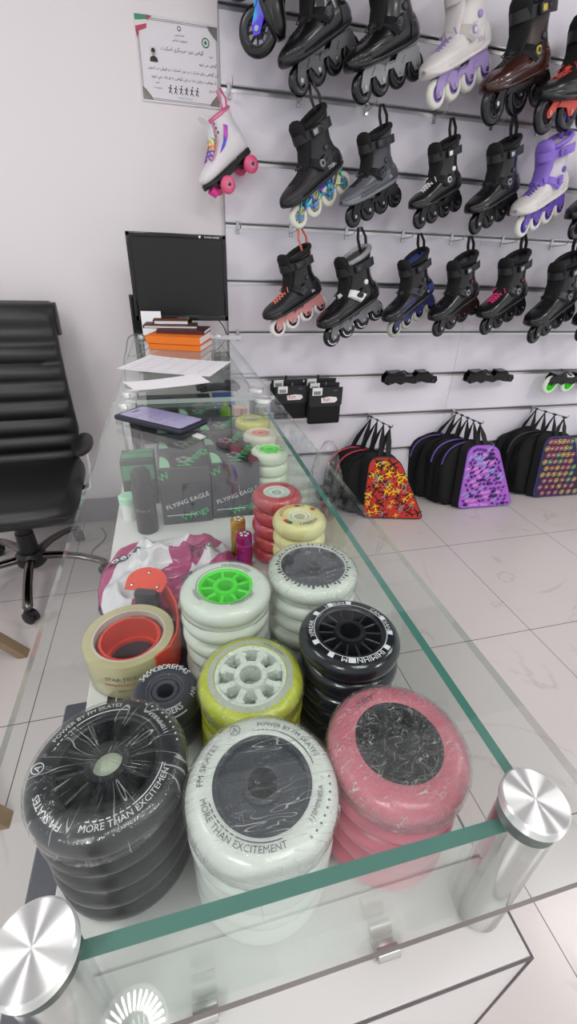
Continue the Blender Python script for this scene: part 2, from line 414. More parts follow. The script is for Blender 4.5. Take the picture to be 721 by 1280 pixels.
# ------------------------------------------------------------------ display counter
CT = .81; GT = .953
def counter():
    C = empty('display_counter', (0, 0, 0), label='long white display counter with a glass case and aluminium posts', cat='display counter')
    wl = M('white_laminate', '#d3d2d0', .3)
    g = G(); g.rbox((.0435, -1.119, CT/2), (.339, 1.958, CT), .001, 1)
    g.build('cabinet_body', wl, C)
    g = G(); g.box((.0435, -2.0985, CT-.0008), (.340, .0014, .0022)); g.box((.2135, -1.119, CT-.0008), (.0014, 1.958, .0022)); g.box((.2135, -2.0985, CT/2), (.0014, .0014, CT)); g.build('edge_banding', M('banding_grey', '#5b5558', .5), C)
    tag(G().rbox((-.1395, -1.955, .735), (.027, .33, .12), .002, 1).build('drawer_front', M('charcoal_laminate', '#4a4b55', .4), C), 'dark charcoal drawer front on the staff side')
    # top panes: (x0,x1,y0,y1)
    for (ya, yb) in ((-2.1, -1.122), (-1.119, -.15)):
        x0, x1, zt, zb = -.135, .237, GT, GT-.009
        vs = [(x0, ya, zb), (x1, ya, zb), (x1, yb, zb), (x0, yb, zb), (x0, ya, zt), (x1, ya, zt), (x1, yb, zt), (x0, yb, zt)]
        q = G(); q.add(vs, [(0, 3, 2, 1), (4, 5, 6, 7)], 0); q.add(vs, [(0, 1, 5, 4)], 2 if ya < -2 else 3); q.add(vs, [(1, 2, 6, 5), (3, 0, 4, 7)], 1); q.add(vs, [(2, 3, 7, 6)], 3)
        tag(q.build('glass_top', [GLASS, GEDGE2, GEDGE3, M('seam_glass_edge', '#c3cfca', .2, coat=.4)], C, sharp=20), 'clear glass top pane')
    def pane(name, c, d):
        q = G(); x, y, z = c; a, b, h = d[0]/2, d[1]/2, d[2]/2
        vs = [(x+i*a, y+j*b, z+k*h) for k in (-1, 1) for j in (-1, 1) for i in (-1, 1)]
        big = 'x' if d[0] > d[1] else 'y'
        fx = [(0, 1, 5, 4), (2, 6, 7, 3)]; fy = [(0, 4, 6, 2), (1, 3, 7, 5)]
        q.add(vs, fx if big == 'x' else fy, 0); q.add(vs, (fy if big == 'x' else fx)+[(4, 5, 7, 6)], 1); q.add(vs, [(0, 2, 3, 1)], 0)
        return q.build(name, [GLASS, GEDGE], C, sharp=20)
    zc, zh = (CT+.006+GT-.012)/2, GT-.012-CT-.006
    pane('front_glass', (.05, -2.062, zc), (.258, .008, zh))
    for ya, yb in ((-2.045, -1.14), (-1.085, -.19)): pane('side_glass', (.2, (ya+yb)/2, zc), (.008, yb-ya, zh))
    br = brushed('brushed_cap')
    for (x, y) in ((.191, -2.0615), (-.0885, -2.0625), (.2, -1.165), (-.1, -1.165), (.2, -1.075), (-.1, -1.075), (.2, -.19), (-.1, -.19)):
        p = G().lathe([(.0, CT), (.0172, CT), (.0178, CT+.002), (.0178, GT-.0115), (.0, GT-.0115)], 40).build('post', M('post_aluminium', '#c6c7c6', .16, 1.), C)
        p.location = (x, y, 0)
        c = G().lathe([(0, .0085), (.0186, .0085), (.0197, .0075), (.0197, .0005), (.019, 0), (0, 0)], 56).build('cap', br, p, sharp=25)
        c.location = (0, 0, GT)
    for x in (.11, -.018):
        k = G(); k.rbox((0, .002, -.001), (.016, .010, .005), .001, 2).cyl((0, 0, 0), .0042, .016, 16, 0, TR(0, -.001, .003) @ RY(pi/2))
        o = k.build('glass_clip', M('clip_steel', '#c9c8c4', .3, .8), C); o.location = (x, -2.072, CT+.0045)
counter()

# ------------------------------------------------------------------ inline wheels
def tyre_z(r, R, hw, r0=.74):
    t = max(0, (r-r0*R)/(R-r0*R)); return hw*math.sqrt(max(0, 1-min(1, t)**2.3))
def tyre_profile(R, hw, rin, n=12):
    top = [(rin, hw*.55), (rin, hw*.93), (rin+.0012, hw)]
    r0 = .74*R
    if r0 > rin+.003: top.append((r0, hw))
    base = max(r0, rin+.002)
    for i in range(1, n+1):
        r = R-(R-base)*(1-math.sin(pi/2*i/n)); top.append((r, tyre_z(r, R, hw)))
    top[-1] = (R, 0)
    return top + [(r, -z) for r, z in reversed(top[:-1])]
def ring_text(g, txt, R, hw, r, ang, size, mi=1, inward=False, lift=.0005):
    """text around the wheel face, centred on angle ang; inward = baseline outside, reads from the rim"""
    def bend(x, y):
        if not inward: a = ang-x/r; rr = r+y
        else: a = ang+x/r; rr = r-y+size*.35
        return (rr*cos(a), rr*sin(a), tyre_z(rr, R, hw)+lift)
    g.text(txt, size, mi, None, 'c', bend)
def ring_arc(g, R, hw, r, w, a0, a1, mi=1, lift=.0005, n=24):
    vs = []; fs = []
    for i in range(n+1):
        a = lerp(a0, a1, i/n)
        for q in (r, r+w): vs.append((q*cos(a), q*sin(a), tyre_z(q, R, hw)+lift))
    for i in range(n): fs.append((2*i, 2*i+1, 2*i+3, 2*i+2))
    g.add(vs, fs, mi)
def star(g, x, y, z, r, mi=1, n=5):
    pts = [(0, 0, 0)]+[((r if k % 2 == 0 else r*.45)*cos(pi*k/n+.3), (r if k % 2 == 0 else r*.45)*sin(pi*k/n+.3), 0) for k in range(2*n)]
    g.add([(x+a, y+b, z) for a, b, c in pts], [(0, 1+k, 1+(k+1) % (2*n)) for k in range(2*n)], mi)
def hub_geo(g, rin, hw, style, spokes, mi=0, bore=.0105):
    if style == 'solid':
        g.lathe([(bore, -hw*.8), (bore, hw*.8), (bore+.004, hw*.85), (bore+.0045, hw*.5), (rin-.004, hw*.45), (rin-.003, hw*.85), (rin+.0006, hw*.9), (rin+.0006, -hw*.9), (rin-.004, -hw*.8)], 48, mi, closed=True)
    else:
        g.lathe([(bore, -hw*.9), (bore, hw*.9), (bore+.0045, hw*.95), (bore+.0055, hw*.7), (bore+.0055, -hw*.9)], 40, mi, closed=True)
        g.lathe([(rin-.0035, -hw*.9), (rin-.0035, hw*.8), (rin-.002, hw*.93), (rin+.0006, hw*.93), (rin+.0006, -hw*.9)], 48, mi, closed=True)
        ws = {'slim': .0022, 'fat': .0062, 'mid': .0036}[style]
        for k in range(spokes):
            X = RZ(2*pi*k/spokes+.2); L0, L1 = bore+.004, rin-.002
            g.rbox(((L0+L1)/2, 0, .001), (L1-L0, ws, hw*1.3), .0009, 1, mi, X)
            if style == 'fat': g.rbox((L1-.004, 0, .001), (.006, ws*1.8, hw*1.2), .0015, 1, mi, X)
def wheel_thing(loc, R, hw, rin, tyre, hub, style='slim', spokes=10, rot=0., tilt=(0, 0), label='', group=None, prints=None, inkm=None, wrap=None, seed=1, bore=.0105, core=None, backing=None):
    o = empty('wheel', loc, (tilt[0], tilt[1], rot), 1., label, 'skate wheel', group)
    g = G(); g.lathe(tyre_profile(R, hw, rin), 72, closed=True)
    if prints: prints(g, R, hw, rin)
    g.build('tyre', [tyre]+(list(inkm) if isinstance(inkm, tuple) else [inkm or INK]), o, sharp=50)
    h = G(); hub_geo(h, rin, hw, style, spokes, 0, bore); h.build('hub', hub, o, sharp=35)
    if core: G().lathe([(0, hw*.35), (bore*.98, hw*.3), (bore*.98, -hw)], 24).build('bearing_core', core, o)
    if wrap:
        w = G(); ns = 120; prof = []
        for q in (0, .15, .3, .45, .6, .72): prof.append((q*R, hw+.0022-.0016*max(0, 1-abs(q-.3)/.3)))
        for i in range(1, 9):
            r = R-(R-.74*R)*(1-math.sin(pi/2*i/8)); prof.append((r+.0012, tyre_z(r, R, hw)+.0012))
        prof += [(R+.001, -.004), (R+.0006, -hw*.8), (R-.003, -hw)]
        w.lathe(prof, ns)
        np_ = len(prof)
        for i, v in enumerate(w.v):
            k = i % np_; rr = math.hypot(v.x, v.y)
            if 0 < k:
                a = math.atan2(v.y, v.x)
                d = noise.noise(Vector((cos(a)*5+seed*9, sin(a)*5, rr*14)))*.0011+noise.noise(Vector((a*9, rr*70, seed)))*.0006
                if k < 6: v.z += d*.8
                else: nn = Vector((v.x, v.y, 0)).normalized(); v += nn*abs(d)*.8
        w.build('shrink_wrap', wrap, o, sharp=0)
    return o
_lw = {}
def low_wheel(key, loc, R, hw, rin, tyre, hub, rot, label, group):
    if key not in _lw:
        g = G(); g.lathe(tyre_profile(R, hw, rin, 8), 56, closed=True)
        g.lathe([(.0105, -hw*.8), (.0105, hw*.8), (rin+.0006, hw*.7), (rin+.0006, -hw*.7)], 40, 1, closed=True)
        o = g.build('wheel', [tyre, hub], sharp=50); _lw[key] = o
    else:
        o = _lw[key].copy(); COL.objects.link(o)
    o.location = loc; o.rotation_euler = (0, 0, rot)
    return tag(o, label, 'skate wheel', group)
ORD = ['top', 'second', 'third', 'fourth', 'fifth', 'sixth']
def stack(key, x, y, R, n, tyre, hub, what, where, top, w=.024, rin=None, z0=None, dx=.0, rng=None):
    """n wheels piled up; top is a dict for the fully modelled top wheel"""
    rin = rin or R*.62; hw = w/2; z0 = CT+.0004 if z0 is None else z0
    grp = 'wheels of the %s %s stack' % (what, where)
    r = random.Random(sum(ord(c) for c in what+where))
    for i in range(n-1):
        k = n-1-i
        low_wheel(key, (x+r.uniform(-1, 1)*.0012, y+r.uniform(-1, 1)*.0012, z0+hw+i*w), R-.0004, hw-.0002, rin, tyre, hub, r.uniform(0, 6),
                  '%s wheel, %s down in the stack %s' % (what, ORD[k], where), grp)
    d = dict(top); lab = d.pop('label')
    wheel_thing((x, y, z0+hw+(n-1)*w), R, hw-.0002, d.pop('rin', rin), d.pop('tyre', tyre), d.pop('hub', hub), label=lab, group=grp, **d)
WRAP = film('cling_film', 70., .8, .28, .05, radial=True, thr=.42)
WRAPS = film('streaky_film', 30., .8, .28, .05, thr=.40, stretch=(1, 7, 1))
WRAPL = film('light_film', 60., .4, .06, .04)
U = lambda n, c, r=.3, sub=0., b=.25: wheelmat(n, c, r, sub, b)
def pr_fm(g, R, hw, rin):
    r = rin+.0062
    ring_text(g, 'POWER BY FM SKATES', R, hw, r, radians(48), .0052)
    ring_arc(g, R, hw, rin+.0028, .0008, radians(5), radians(60))
    for k in range(6): ring_arc(g, R, hw, rin+.0028, .0008, radians(62+k*5), radians(65+k*5), n=3)
    ring_text(g, 'FM SKATES', R, hw, r, radians(152), .0062)
    a = radians(108); c = (rin+.0085)
    g.lathe([(.0036, 0), (.0042, 0)], 28, 1, TR(c*cos(a), c*sin(a), hw+.0006)); g.text('A', .0065, 1, TR(c*cos(a), c*sin(a)-.0022, hw+.0006))
    ring_text(g, 'MORE THAN EXCITEMENT', R, hw, rin+.0066, radians(232), .0058, inward=True)
    ring_arc(g, R, hw, rin+.0026, .0008, radians(232), radians(278))
    for k in range(7): ring_arc(g, R, hw, rin+.0026, .0008, radians(190+k*6), radians(194+k*6), n=3)
    ring_text(g, '110MM/85A', R, hw, rin+.0058, radians(325), .0050, inward=True)
    for k in range(9): a = radians(300+k*6.4); star(g, (rin+.0122)*cos(a), (rin+.0122)*sin(a), tyre_z(rin+.0122, R, hw)+.0006, .0012)
BLKW = U('black_urethane', '#17181d', .3, 0, .3)
WHTW = U('white_urethane', '#e0e2dd', .35, .25, .10)
PNKW = U('pink_urethane', '#cf6d80', .3, .15, .3)
NVYW = U('black_navy_urethane', '#14161f', .2, 0, .15)
YELW = U('yellow_urethane', '#c4cc1e', .3, .2, .3)
OFFW = U('milky_urethane', '#d9dfd4', .35, .25, .25)
CRMW = U('cream_urethane', '#e3dba0', .35, .25, .1)
REDW = U('red_urethane', '#c0464c', .3, .1, .3)
GLOW = U('pale_green_urethane', '#dbe6cd', .35, .25, .15)
YEL2 = U('bright_yellow_urethane', '#d6d426', .35, .15, .15)
CREM = U('ivory_urethane', '#ddd9c2', .35, .25, .15)
HUBK = M('black_hub', '#1b1c22', .35); HUBG = M('grey_hub', '#3d4049', .45); HUBL = M('lime_hub', '#3fe41a', .35); HUBW = M('white_hub', '#dfe6dc', .35)
HUBC = M('pale_hub', '#cfd6d2', .4); HUBO = M('coral_hub', '#e98a6c', .45); HUBY = M('silver_yellow_hub', '#b9b98a', .4)
DKGREY_IN = M('grey_print', '#5d5f66', .6)
stack('A', -.071, -1.957, .0545, 5, BLKW, HUBK, 'black', 'at the front left of the case', dict(label='large black inline wheel with white lettering, top of the front left stack', rot=1.17, style='slim', spokes=10, prints=pr_fm, inkm=WHITEINK, wrap=WRAP, seed=1, core=M('pale_core', '#c8cdb8', .5)), rin=.037)
stack('B', .034, -1.996, .0535, 5, WHTW, HUBG, 'white', 'at the front middle of the case', dict(label='large white inline wheel with dark grey hub, top of the front middle stack', rot=0., style='solid', spokes=10, prints=pr_fm, inkm=DKGREY_IN, wrap=WRAPS, seed=2), rin=.0345)
def pr_pink(g, R, hw, rin): ring_text(g, 'FURY', R, hw, rin+.004, radians(92), .007)
stack('C', .1405, -1.99, .0535, 5, PNKW, HUBK, 'pink', 'at the front right of the case', dict(label='large pink inline wheel under crinkled film, top of the front right stack', rot=.3, style='slim', spokes=12, prints=pr_pink, inkm=INK, wrap=film('pink_wrap', 95., 1., .30, .07, thr=.34, stretch=(1, 2.4, 1)), seed=3), rin=.033)
def pr_can(g, R, hw, rin):
    for k in range(12):
        if k % 4 != 1: ring_arc(g, R, hw, rin+.002, .0052, radians(k*30+8), radians(k*30+16), n=4)
    ring_text(g, 'CANADIAN', R, hw, rin+.0025, radians(12), .006); ring_text(g, 'XFREAK', R, hw, rin+.0025, radians(165), .006)
    ring_text(g, 'IHIMIHNIHM', R, hw, rin+.002, radians(270), .0075); ring_text(g, 'HIMNHI', R, hw, rin+.002, radians(95), .006)
    ring_arc(g, R, hw, rin+.0012, .0006, 0, 2*pi, n=60)
stack('D', .1455, -1.8745, .05, 5, NVYW, HUBK, 'black and navy', 'behind the pink stack', dict(label='black inline wheel with white block lettering, top of the stack behind the pink wheels', style='slim', spokes=14, prints=pr_can, inkm=WHITEINK), rin=.034)
def pr_yel(g, R, hw, rin):
    ring_arc(g, R, hw, rin+.001, .0055, 0, 2*pi, 1, .0004, 60)
    ring_text(g, 'SPEED 100MM', R, hw, rin+.0018, radians(40), .004, 2, lift=.0009)
stack('E', .045, -1.885, .0495, 4, YELW, HUBW, 'yellow', 'behind the front middle stack', dict(label='yellow inline wheel with white fat-spoked hub, in the second row of stacks', style='fat', spokes=8, prints=pr_yel, inkm=(M('silver_print', '#b9bdb0', .35), INK), wrap=film('yellow_wrap', 100., 1., .34, .07, thr=.34), seed=5, tilt=(.03, -.03)), rin=.0335)
def pr_lime(g, R, hw, rin):
    ring_text(g, 'HYDROGEN', R, hw, rin+.004, radians(-62), .0055, inward=True); ring_text(g, 'MHMHMHMH', R, hw, rin+.003, radians(60), .0058)
    ring_text(g, 'iiiiiiiiiiiiiiii', R, hw, rin+.003, radians(200), .0055); ring_arc(g, R, hw, rin+.0015, .0006, radians(30), radians(330), n=60)
stack('F', .035, -1.781, .05, 5, OFFW, HUBC, 'milky white', 'behind the yellow stack', dict(label='milky white inline wheel with bright lime green spoked hub', hub=HUBL, style='mid', spokes=9, prints=pr_lime, inkm=M('blue_grey_print', '#2f3a48', .6), wrap=WRAPL, seed=6, bore=.009), rin=.030)
def pr_g(g, R, hw, rin):
    for k in range(50): ring_arc(g, R, hw, rin+.0016, .0018+.0016*(k % 3), radians(k*7.2), radians(k*7.2+3.6), n=2)
stack('G', .1405, -1.7655, .0535, 5, OFFW, HUBG, 'cloudy white', 'behind the black and navy stack', dict(label='cloudy white inline wheel with large dark grey hub under streaky film', style='solid', spokes=10, prints=pr_g, inkm=INK, wrap=WRAPS, seed=7), rin=.038)
def pr_h(g, R, hw, rin):
    rin = .0205
    ring_text(g, 'LABEDA', R, hw, rin+.004, radians(290), .0085, inward=True)
    for k, a in enumerate((20, 75, 200, 215)): ring_arc(g, R, hw, rin+.002, .0065, radians(a), radians(a+16), 2+k % 2, n=5)
    ring_text(g, 'HOCKEYGRIP', R, hw, rin+.003, radians(120), .008, 2)
_pm = (M('blue_print', '#34508a', .6), M('red_print', '#c8442c', .6), M('teal_print', '#2f6f62', .6))
def build_h():
    stack('H', .156, -1.65, .0385, 5, CRMW, HUBC, 'cream', 'behind the cloudy white stack', dict(label='cream inline wheel with coloured lettering and white hub', hub=M('cream_hub', '#e4e2c8', .4), style='solid', spokes=8, prints=pr_h, inkm=_pm, rin=.0165, bore=.008), rin=.02)
build_h()
stack('I', .1405, -1.572, .0385, 5, REDW, HUBC, 'red', 'behind the cream stack', dict(label='red inline wheel with white hub disc under crinkled film', hub=HUBW, style='solid', spokes=8, wrap=WRAPL, seed=9, bore=.008), rin=.021)
def pr_j(g, R, hw, rin):
    for k in range(9): ring_arc(g, R, hw, rin+.002, .004, radians(k*40), radians(k*40+16), n=4)
stack('J', .166, -1.398, .036, 5, GLOW, HUBC, 'pale green', 'beside the black boxes', dict(label='pale green inline wheel with lime hub beside the black boxes', hub=HUBL, style='mid', spokes=9, prints=pr_j, inkm=M('lime_print', '#6fd53c', .6), bore=.007), rin=.019)
def pr_l(g, R, hw, rin): ring_text(g, 'HUGS', R, hw, rin+.006, radians(285), .0075, inward=True)
stack('L', .166, -1.307, .0365, 5, CREM, HUBC, 'ivory', 'between the pale green and yellow stacks', dict(label='ivory inline wheel with coral orange hub', hub=HUBO, style='mid', spokes=10, prints=pr_l, inkm=INK, bore=.006), rin=.019)
stack('K', .164, -1.216, .038, 5, YEL2, HUBY, 'bright yellow', 'farthest along the side glass', dict(label='bright yellow inline wheel, farthest stack along the side glass', hub=HUBY, style='solid', spokes=8, wrap=WRAPL, seed=12, bore=.008), rin=.017)
def pr_inv(g, R, hw, rin):
    for k in range(13):
        a = radians(35+k*9.2); q = R*.80
        X = TR(q*cos(a), q*sin(a), tyre_z(q, R, hw)+.0008) @ RZ(a-pi/2+R_.uniform(-.5, .5))
        g.text('SAFKERDBOWLA'[k % 12], .0085, 1, X @ TR(0, -.003, 0))
    ring_text(g, 'INVADERS', R, hw, R*.80, radians(270), .0072, inward=True); ring_arc(g, R, hw, R*.70, .0008, radians(232), radians(308))
    ring_arc(g, R, hw, R*.93, .0007, radians(232), radians(308))
    ring_text(g, '85', R, hw, R*.76, radians(205), .007); ring_text(g, 'INV', R, hw, R*.76, radians(-18), .006)
    ring_arc(g, R, hw, rin+.001, .0006, 0, 2*pi, 2, n=50)
stack('M', -.036, -1.857, .034, 2, U('slate_urethane', '#3a3b45', .4, 0, .05), HUBG, 'slate grey', 'beside the tape roll', dict(label='slate grey quad wheel with white graffiti print beside the tape roll', hub=M('slate_hub', '#4a4953', .4), style='solid', spokes=6, prints=pr_inv, inkm=(WHITEINK, DKGREY_IN), bore=.0085), w=.0295, rin=.0165, z0=CT+.0036)
# ------------------------------------------------------------------ inline skates on the slat wall
SHELL = [(-.137, .012, .108, .140), (-.130, .026, .102, .158), (-.112, .035, .097, .175), (-.08, .041, .093, .186), (-.04, .043, .090, .188), (0, .043, .088, .180),
         (.035, .045, .086, .164), (.07, .048, .085, .151), (.105, .049, .085, .142), (.132, .045, .086, .135), (.15, .036, .089, .128), (.163, .022, .094, .120), (.169, .008, .101, .112)]
def srings(tab, n=24, grow=0., zcut=None):
    out = []
    for x, w, z0, z1 in tab:
        r = []; zc = (z0+z1)/2; hz = (z1-z0)/2+grow; w2 = w+grow
        for k in range(n):
            a = 2*pi*k/n; c, s = cos(a), sin(a); e = 2/2.7
            yy = w2*abs(c)**e*(1 if c > 0 else -1); zz = hz*abs(s)**e*(1 if s > 0 else -1)
            if s > 0: yy *= 1-.28*s*s     # the upper narrows
            z = zc+zz
            if zcut is not None: z = min(z, zcut)
            r.append((x, yy, z))
        out.append(r)
    return out
CUFF = [(.150, -.048, .080, .0435), (.168, -.050, .070, .0435), (.19, -.052, .060, .042), (.215, -.056, .057, .043), (.24, -.060, .060, .046), (.258, -.063, .063, .048), (.268, -.064, .062, .047)]
def cring(z, cx, lx, ly, n=24, grow=0., slope=.20):
    r = []
    for k in range(n):
        a = 2*pi*k/n; c, s = cos(a), sin(a)
        x = (lx+grow)*c; y = (ly+grow)*(abs(s)**.85)*(1 if s > 0 else -1)
        if c > 0: y *= 1-.12*c
        r.append((cx+x, y, z-x*slope*max(0, (z-.17)/.1)))
    return r
def cuff_at(z): return interp(CUFF, z)
def boot_top(x): return interp(SHELL, x)[2]
def boot_w(x): return interp(SHELL, x)[0]
def strap_ring(g, z, h, a0, a1, grow, th, tilt=0., mi=0, n=18, front=.0):
    """band round the cuff between the angles a0..a1 (0 = front), tilted so that the front sits lower or higher"""
    vs = []; fs = []
    for i in range(n+1):
        a = lerp(a0, a1, i/n)
        for dz, gr in ((-h/2, grow), (-h/2, grow+th), (h/2, grow+th), (h/2, grow)):
            cx, lx, ly = cuff_at(z); c, s = cos(a), sin(a)
            x = (lx+gr+front*max(0, c))*c; y = (ly+gr)*(abs(s)**.85)*(1 if s > 0 else -1)
            if c > 0: y *= 1-.12*c
            vs.append((cx+x, y, z+dz+tilt*c-x*.20*max(0, (z-.17)/.1)))
    for i in range(n):
        for k in range(4): fs.append((i*4+k, i*4+(k+1) % 4, (i+1)*4+(k+1) % 4, (i+1)*4+k))
    fs += [(3, 2, 1, 0), tuple(n*4+k for k in range(4))]
    g.add(vs, fs, mi)
def over_boot(g, x0, x1, w, th, mi=0, drop=.055, n=12, lean=0.):
    """strap lying over the instep, from the outer side to the inner side"""
    vs = []; fs = []
    for i in range(n+1):
        t = -1+2*i/n
        for dx, gr in ((-w/2, .002), (-w/2, .002+th), (w/2, .002+th), (w/2, .002)):
            x = lerp(x0, x1, (i/n)) + dx; zt = boot_top(x)+gr; b = boot_w(x)+gr
            a = t*1.45
            y = b*1.09*sin(a)/sin(1.45); z = zt-drop*(1-cos(a))/(1-cos(1.45))
            vs.append((x-lean*abs(t), -y, z))
    for i in range(n):
        for k in range(4): fs.append((i*4+k, i*4+(k+1) % 4, (i+1)*4+(k+1) % 4, (i+1)*4+k))
    fs += [(3, 2, 1, 0), tuple(n*4+k for k in range(4))]
    g.add(vs, fs, mi)
FR4 = [(-.128, .028), (-.108, .030), (-.092, .056), (-.068, .056), (-.050, .030), (-.030, .030), (-.012, .058), (.012, .058), (.030, .030), (.050, .030), (.068, .056), (.092, .056), (.108, .030), (.128, .028),
       (.134, .046), (.118, .078), (.10, .088), (.055, .088), (.03, .07), (-.02, .07), (-.045, .094), (-.11, .098), (-.132, .08), (-.138, .046)]
FR3 = [(-.133, .042), (-.115, .044), (-.085, .070), (-.03, .066), (-.010, .044), (.010, .044), (.03, .066), (.085, .070), (.115, .044), (.133, .042), (.138, .058), (.115, .082), (.10, .092), (.05, .092), (.03, .084), (-.03, .084), (-.05, .1), (-.11, .102), (-.14, .085), (-.142, .055)]
def skate_wheel_mesh(R, hw, rin, tyre, hub, ring=None, spokes=9):
    g = G(); X = RX(pi/2)
    g.lathe(tyre_profile(R, hw, rin, 6), 36, 0, X, closed=True)
    if ring:
        for s in (1, -1):
            q = G(); ring_arc(q, R, hw, rin+.003, .0035, 0, 1.9, 0, .0004, 12); ring_arc(q, R, hw, rin+.003, .0035, 3.0, 5.2, 0, .0004, 12)
            g.add([v for v in q.v], q.f, 1, (RX(pi/2) if s == 1 else RX(-pi/2)))
    return g
def make_skate(st):
    """one skate: x forward, y towards the viewer's side, z up, wheels on z = 0"""
    o = empty('inline_skate')
    three = st.get('three'); n = 24
    bm_, cm, sm, fm = st['boot'], st['cuff'], st['strap'], st['frame']
    soft = st.get('soft')
    b = G(); b.loft(srings(SHELL))
    # sole rim and toe bumper
    b.loft(srings([(x, w, z0-.001, z0+.016) for x, w, z0, z1 in SHELL], 24, .0022), 1)
    b.loft(srings([(x, w, z0, lerp(z0, z1, .62)) for x, w, z0, z1 in SHELL if x > .10], 24, .0018), 1)
    # side panel ribs
    for s in (1, -1):
        for k, (xa, xb, za, zb) in enumerate(((.0, .12, .118, .112), (-.02, .09, .135, .126))):
            pts = [(lerp(xa, xb, t), s*(boot_w(lerp(xa, xb, t))+.0006)*(.985 if k == 0 else .96), lerp(za, zb, t)) for t in (0, .25, .5, .75, 1)]
            b.tube(pts, [.0012, .003, .0034, .003, .001], 8, 2, flat=.5)
        if st.get('mark'):
            b.text(st['mark'], .016, 3, TR(-.085, s*.0425, .118) @ RX(pi/2) if s == 1 else TR(-.02, s*.0425, .118) @ RZ(pi) @ RX(pi/2), 'l')
    # heel counter
    b.loft(srings([(x, w, lerp(z0, z1, .05), lerp(z0, z1, .8)) for x, w, z0, z1 in SHELL if x < -.06], 24, .0028), 2)
    b.build('boot_shell', [bm_, st.get('rim', bm_), st.get('panel', cm), st.get('ink', WHITEINK)], o, sharp=60)
    c = G()
    outer = [cring(*q) for q in CUFF]
    inner = [cring(z, cx, lx, ly, grow=-.006) for z, cx, lx, ly in reversed(CUFF[2:])]
    c.loft(outer+inner, 0, cap0=True, cap1=True)
    # raised back spine of the cuff, pivot bolts, shaped upper edge
    for s in (1, -1):
        pass
        c.lathe([(0, .004), (.008, .004), (.0095, .002), (.0095, -.003), (0, -.003)], 18, 2, TR(-.058, s*.0455, .182) @ RX(-s*pi/2))
        q = [(-.1, .24), (-.05, .235), (-.018, .262), (-.02, .29), (-.06, .275), (-.105, .3)]
        vs = []
    c.loft([[(x-.002 if x < -.09 else x, y*.8, z+.02) for x, y, z in cring(z, cx, lx, ly, grow=.002)] for z, cx, lx, ly in [(.19, -.056, .056, .0425), (.22, -.062, .056, .043), (.25, -.067, .058, .043)]], 1)
    c.build('cuff', [cm, st.get('panel', cm), st.get('bolt', GREYD)], o, sharp=60)
    l = G()
    cx, lx, ly = cuff_at(.265)
    ringp = [Vector(p) for p in cring(.272, cx, lx-.002, ly-.003, 24)]
    l.tube(ringp, .0095, 8, 0, closed=True, up=(0, 0, 1))
    l.loft([cring(.268, cx, lx-.010, ly-.011), cring(.20, cx, lx-.014, ly-.014)], 0, cap0=False, cap1=True)
    # padded tongue rising in front
    l.loft([[(x, y, z) for x, y, z in [(tx+tt*cos(a)*.010, tw*sin(a), tz+tt*cos(a)*.004) for a in [2*pi*k/14 for k in range(14)]]] for tx, tw, tz, tt in ((.040, .032, .152, 1), (.022, .034, .175, 1.2), (.006, .036, .205, 1.3), (.004, .039, .232, 1.5), (.006, .040, .255, 1.8), (.008, .037, .272, 1.9), (.006, .030, .286, 1.5), (.004, .016, .292, .8))], 1)
    l.build('liner', [st.get('liner', BLACKF), st.get('tongue', st.get('liner', BLACKF))], o, sharp=60)
    s1 = G(); strap_ring(s1, .243, .028, radians(-125), radians(125), .009, .006, .012, front=.016)
    s1.rbox((-.028, .058, .243), (.044, .012, .028), .004, 2, 1).rbox((-.020, .064, .243), (.020, .006, .016), .002, 1, 2).rbox((-.05, .061, .243), (.012, .010, .02), .003, 1, 1)
    s1.build('cuff_strap', [sm, st.get('buckle', BLACK), st.get('chip', GREYD)], o, sharp=50)
    s2 = G(); over_boot(s2, .034, .042, .028, .009, 0, .038, lean=.06)
    s2.rbox((-.022, .050, .152), (.044, .014, .022), .004, 2, 1, TR(-.02, 0, .152) @ RY(.35) @ TR(.02, 0, -.152)).cyl((0, 0, 0), .011, .006, 18, 2, TR(-.014, .058, .152) @ RX(pi/2)).cyl((0, 0, 0), .0065, .008, 18, 1, TR(-.014, .059, .152) @ RX(pi/2))
    s2.build('instep_strap', [st.get('strap2', sm), st.get('buckle', BLACK), st.get('chip', GREYD)], o, sharp=50)
    la = G()
    xs = [.035, .05, .065, .08, .095, .108]
    for i in range(len(xs)-1):
        for s in (1, -1):
            p = [(xs[i], s*.021, boot_top(xs[i])-.004), (lerp(xs[i], xs[i+1], .5), 0, boot_top(lerp(xs[i], xs[i+1], .5))+.0035), (xs[i+1], -s*.021, boot_top(xs[i+1])-.004)]
            la.tube(p, .0024, 6)
    for s in (1, -1):
        la.tube([(.03, 0, boot_top(.03)+.004), (.034, s*.02, boot_top(.03)+.010), (.045, s*.034, boot_top(.04)+.001), (.035, s*.03, boot_top(.035)-.004), (.03, 0, boot_top(.03)+.004)], .002, 6)
    la.build('laces', st.get('lace', BLACK), o)
    R = .055 if three else .040; hw = .012; rin = R*.60; FRp = FR3 if three else FR4
    f = G()
    if st.get('truss'):
        top = [(-.11, .098), (-.085, .090), (-.04, .082), (0, .080), (.04, .078), (.09, .088)]
        ax_ = [(-.12, .04), (-.04, .04), (.04, .04), (.12, .04)]
        for s in (1, -1):
            y = s*.0155
            zig = [ax_[0], top[0], (-.078, .058), top[2], ax_[1], (-.005, .06), top[3], (.01, .058), ax_[2], top[4], (.075, .058), top[5], ax_[3]]
            f.tube([(x, y, z) for x, z in zig], .0046, 8); f.tube([(x, y, z) for x, z in (ax_[0], (-.078, .058), ax_[1], (0, .06), ax_[2], (.075, .058), ax_[3])], .0046, 8)
            f.tube([(x, y, z) for x, z in top], .004, 8)
            for x, z in ax_: f.cyl((0, 0, 0), .011, .006, 18, 0, TR(x, y, z) @ RX(pi/2))
    else:
        for s in (1, -1): f.prism(FRp, s*.0135, s*.0175)
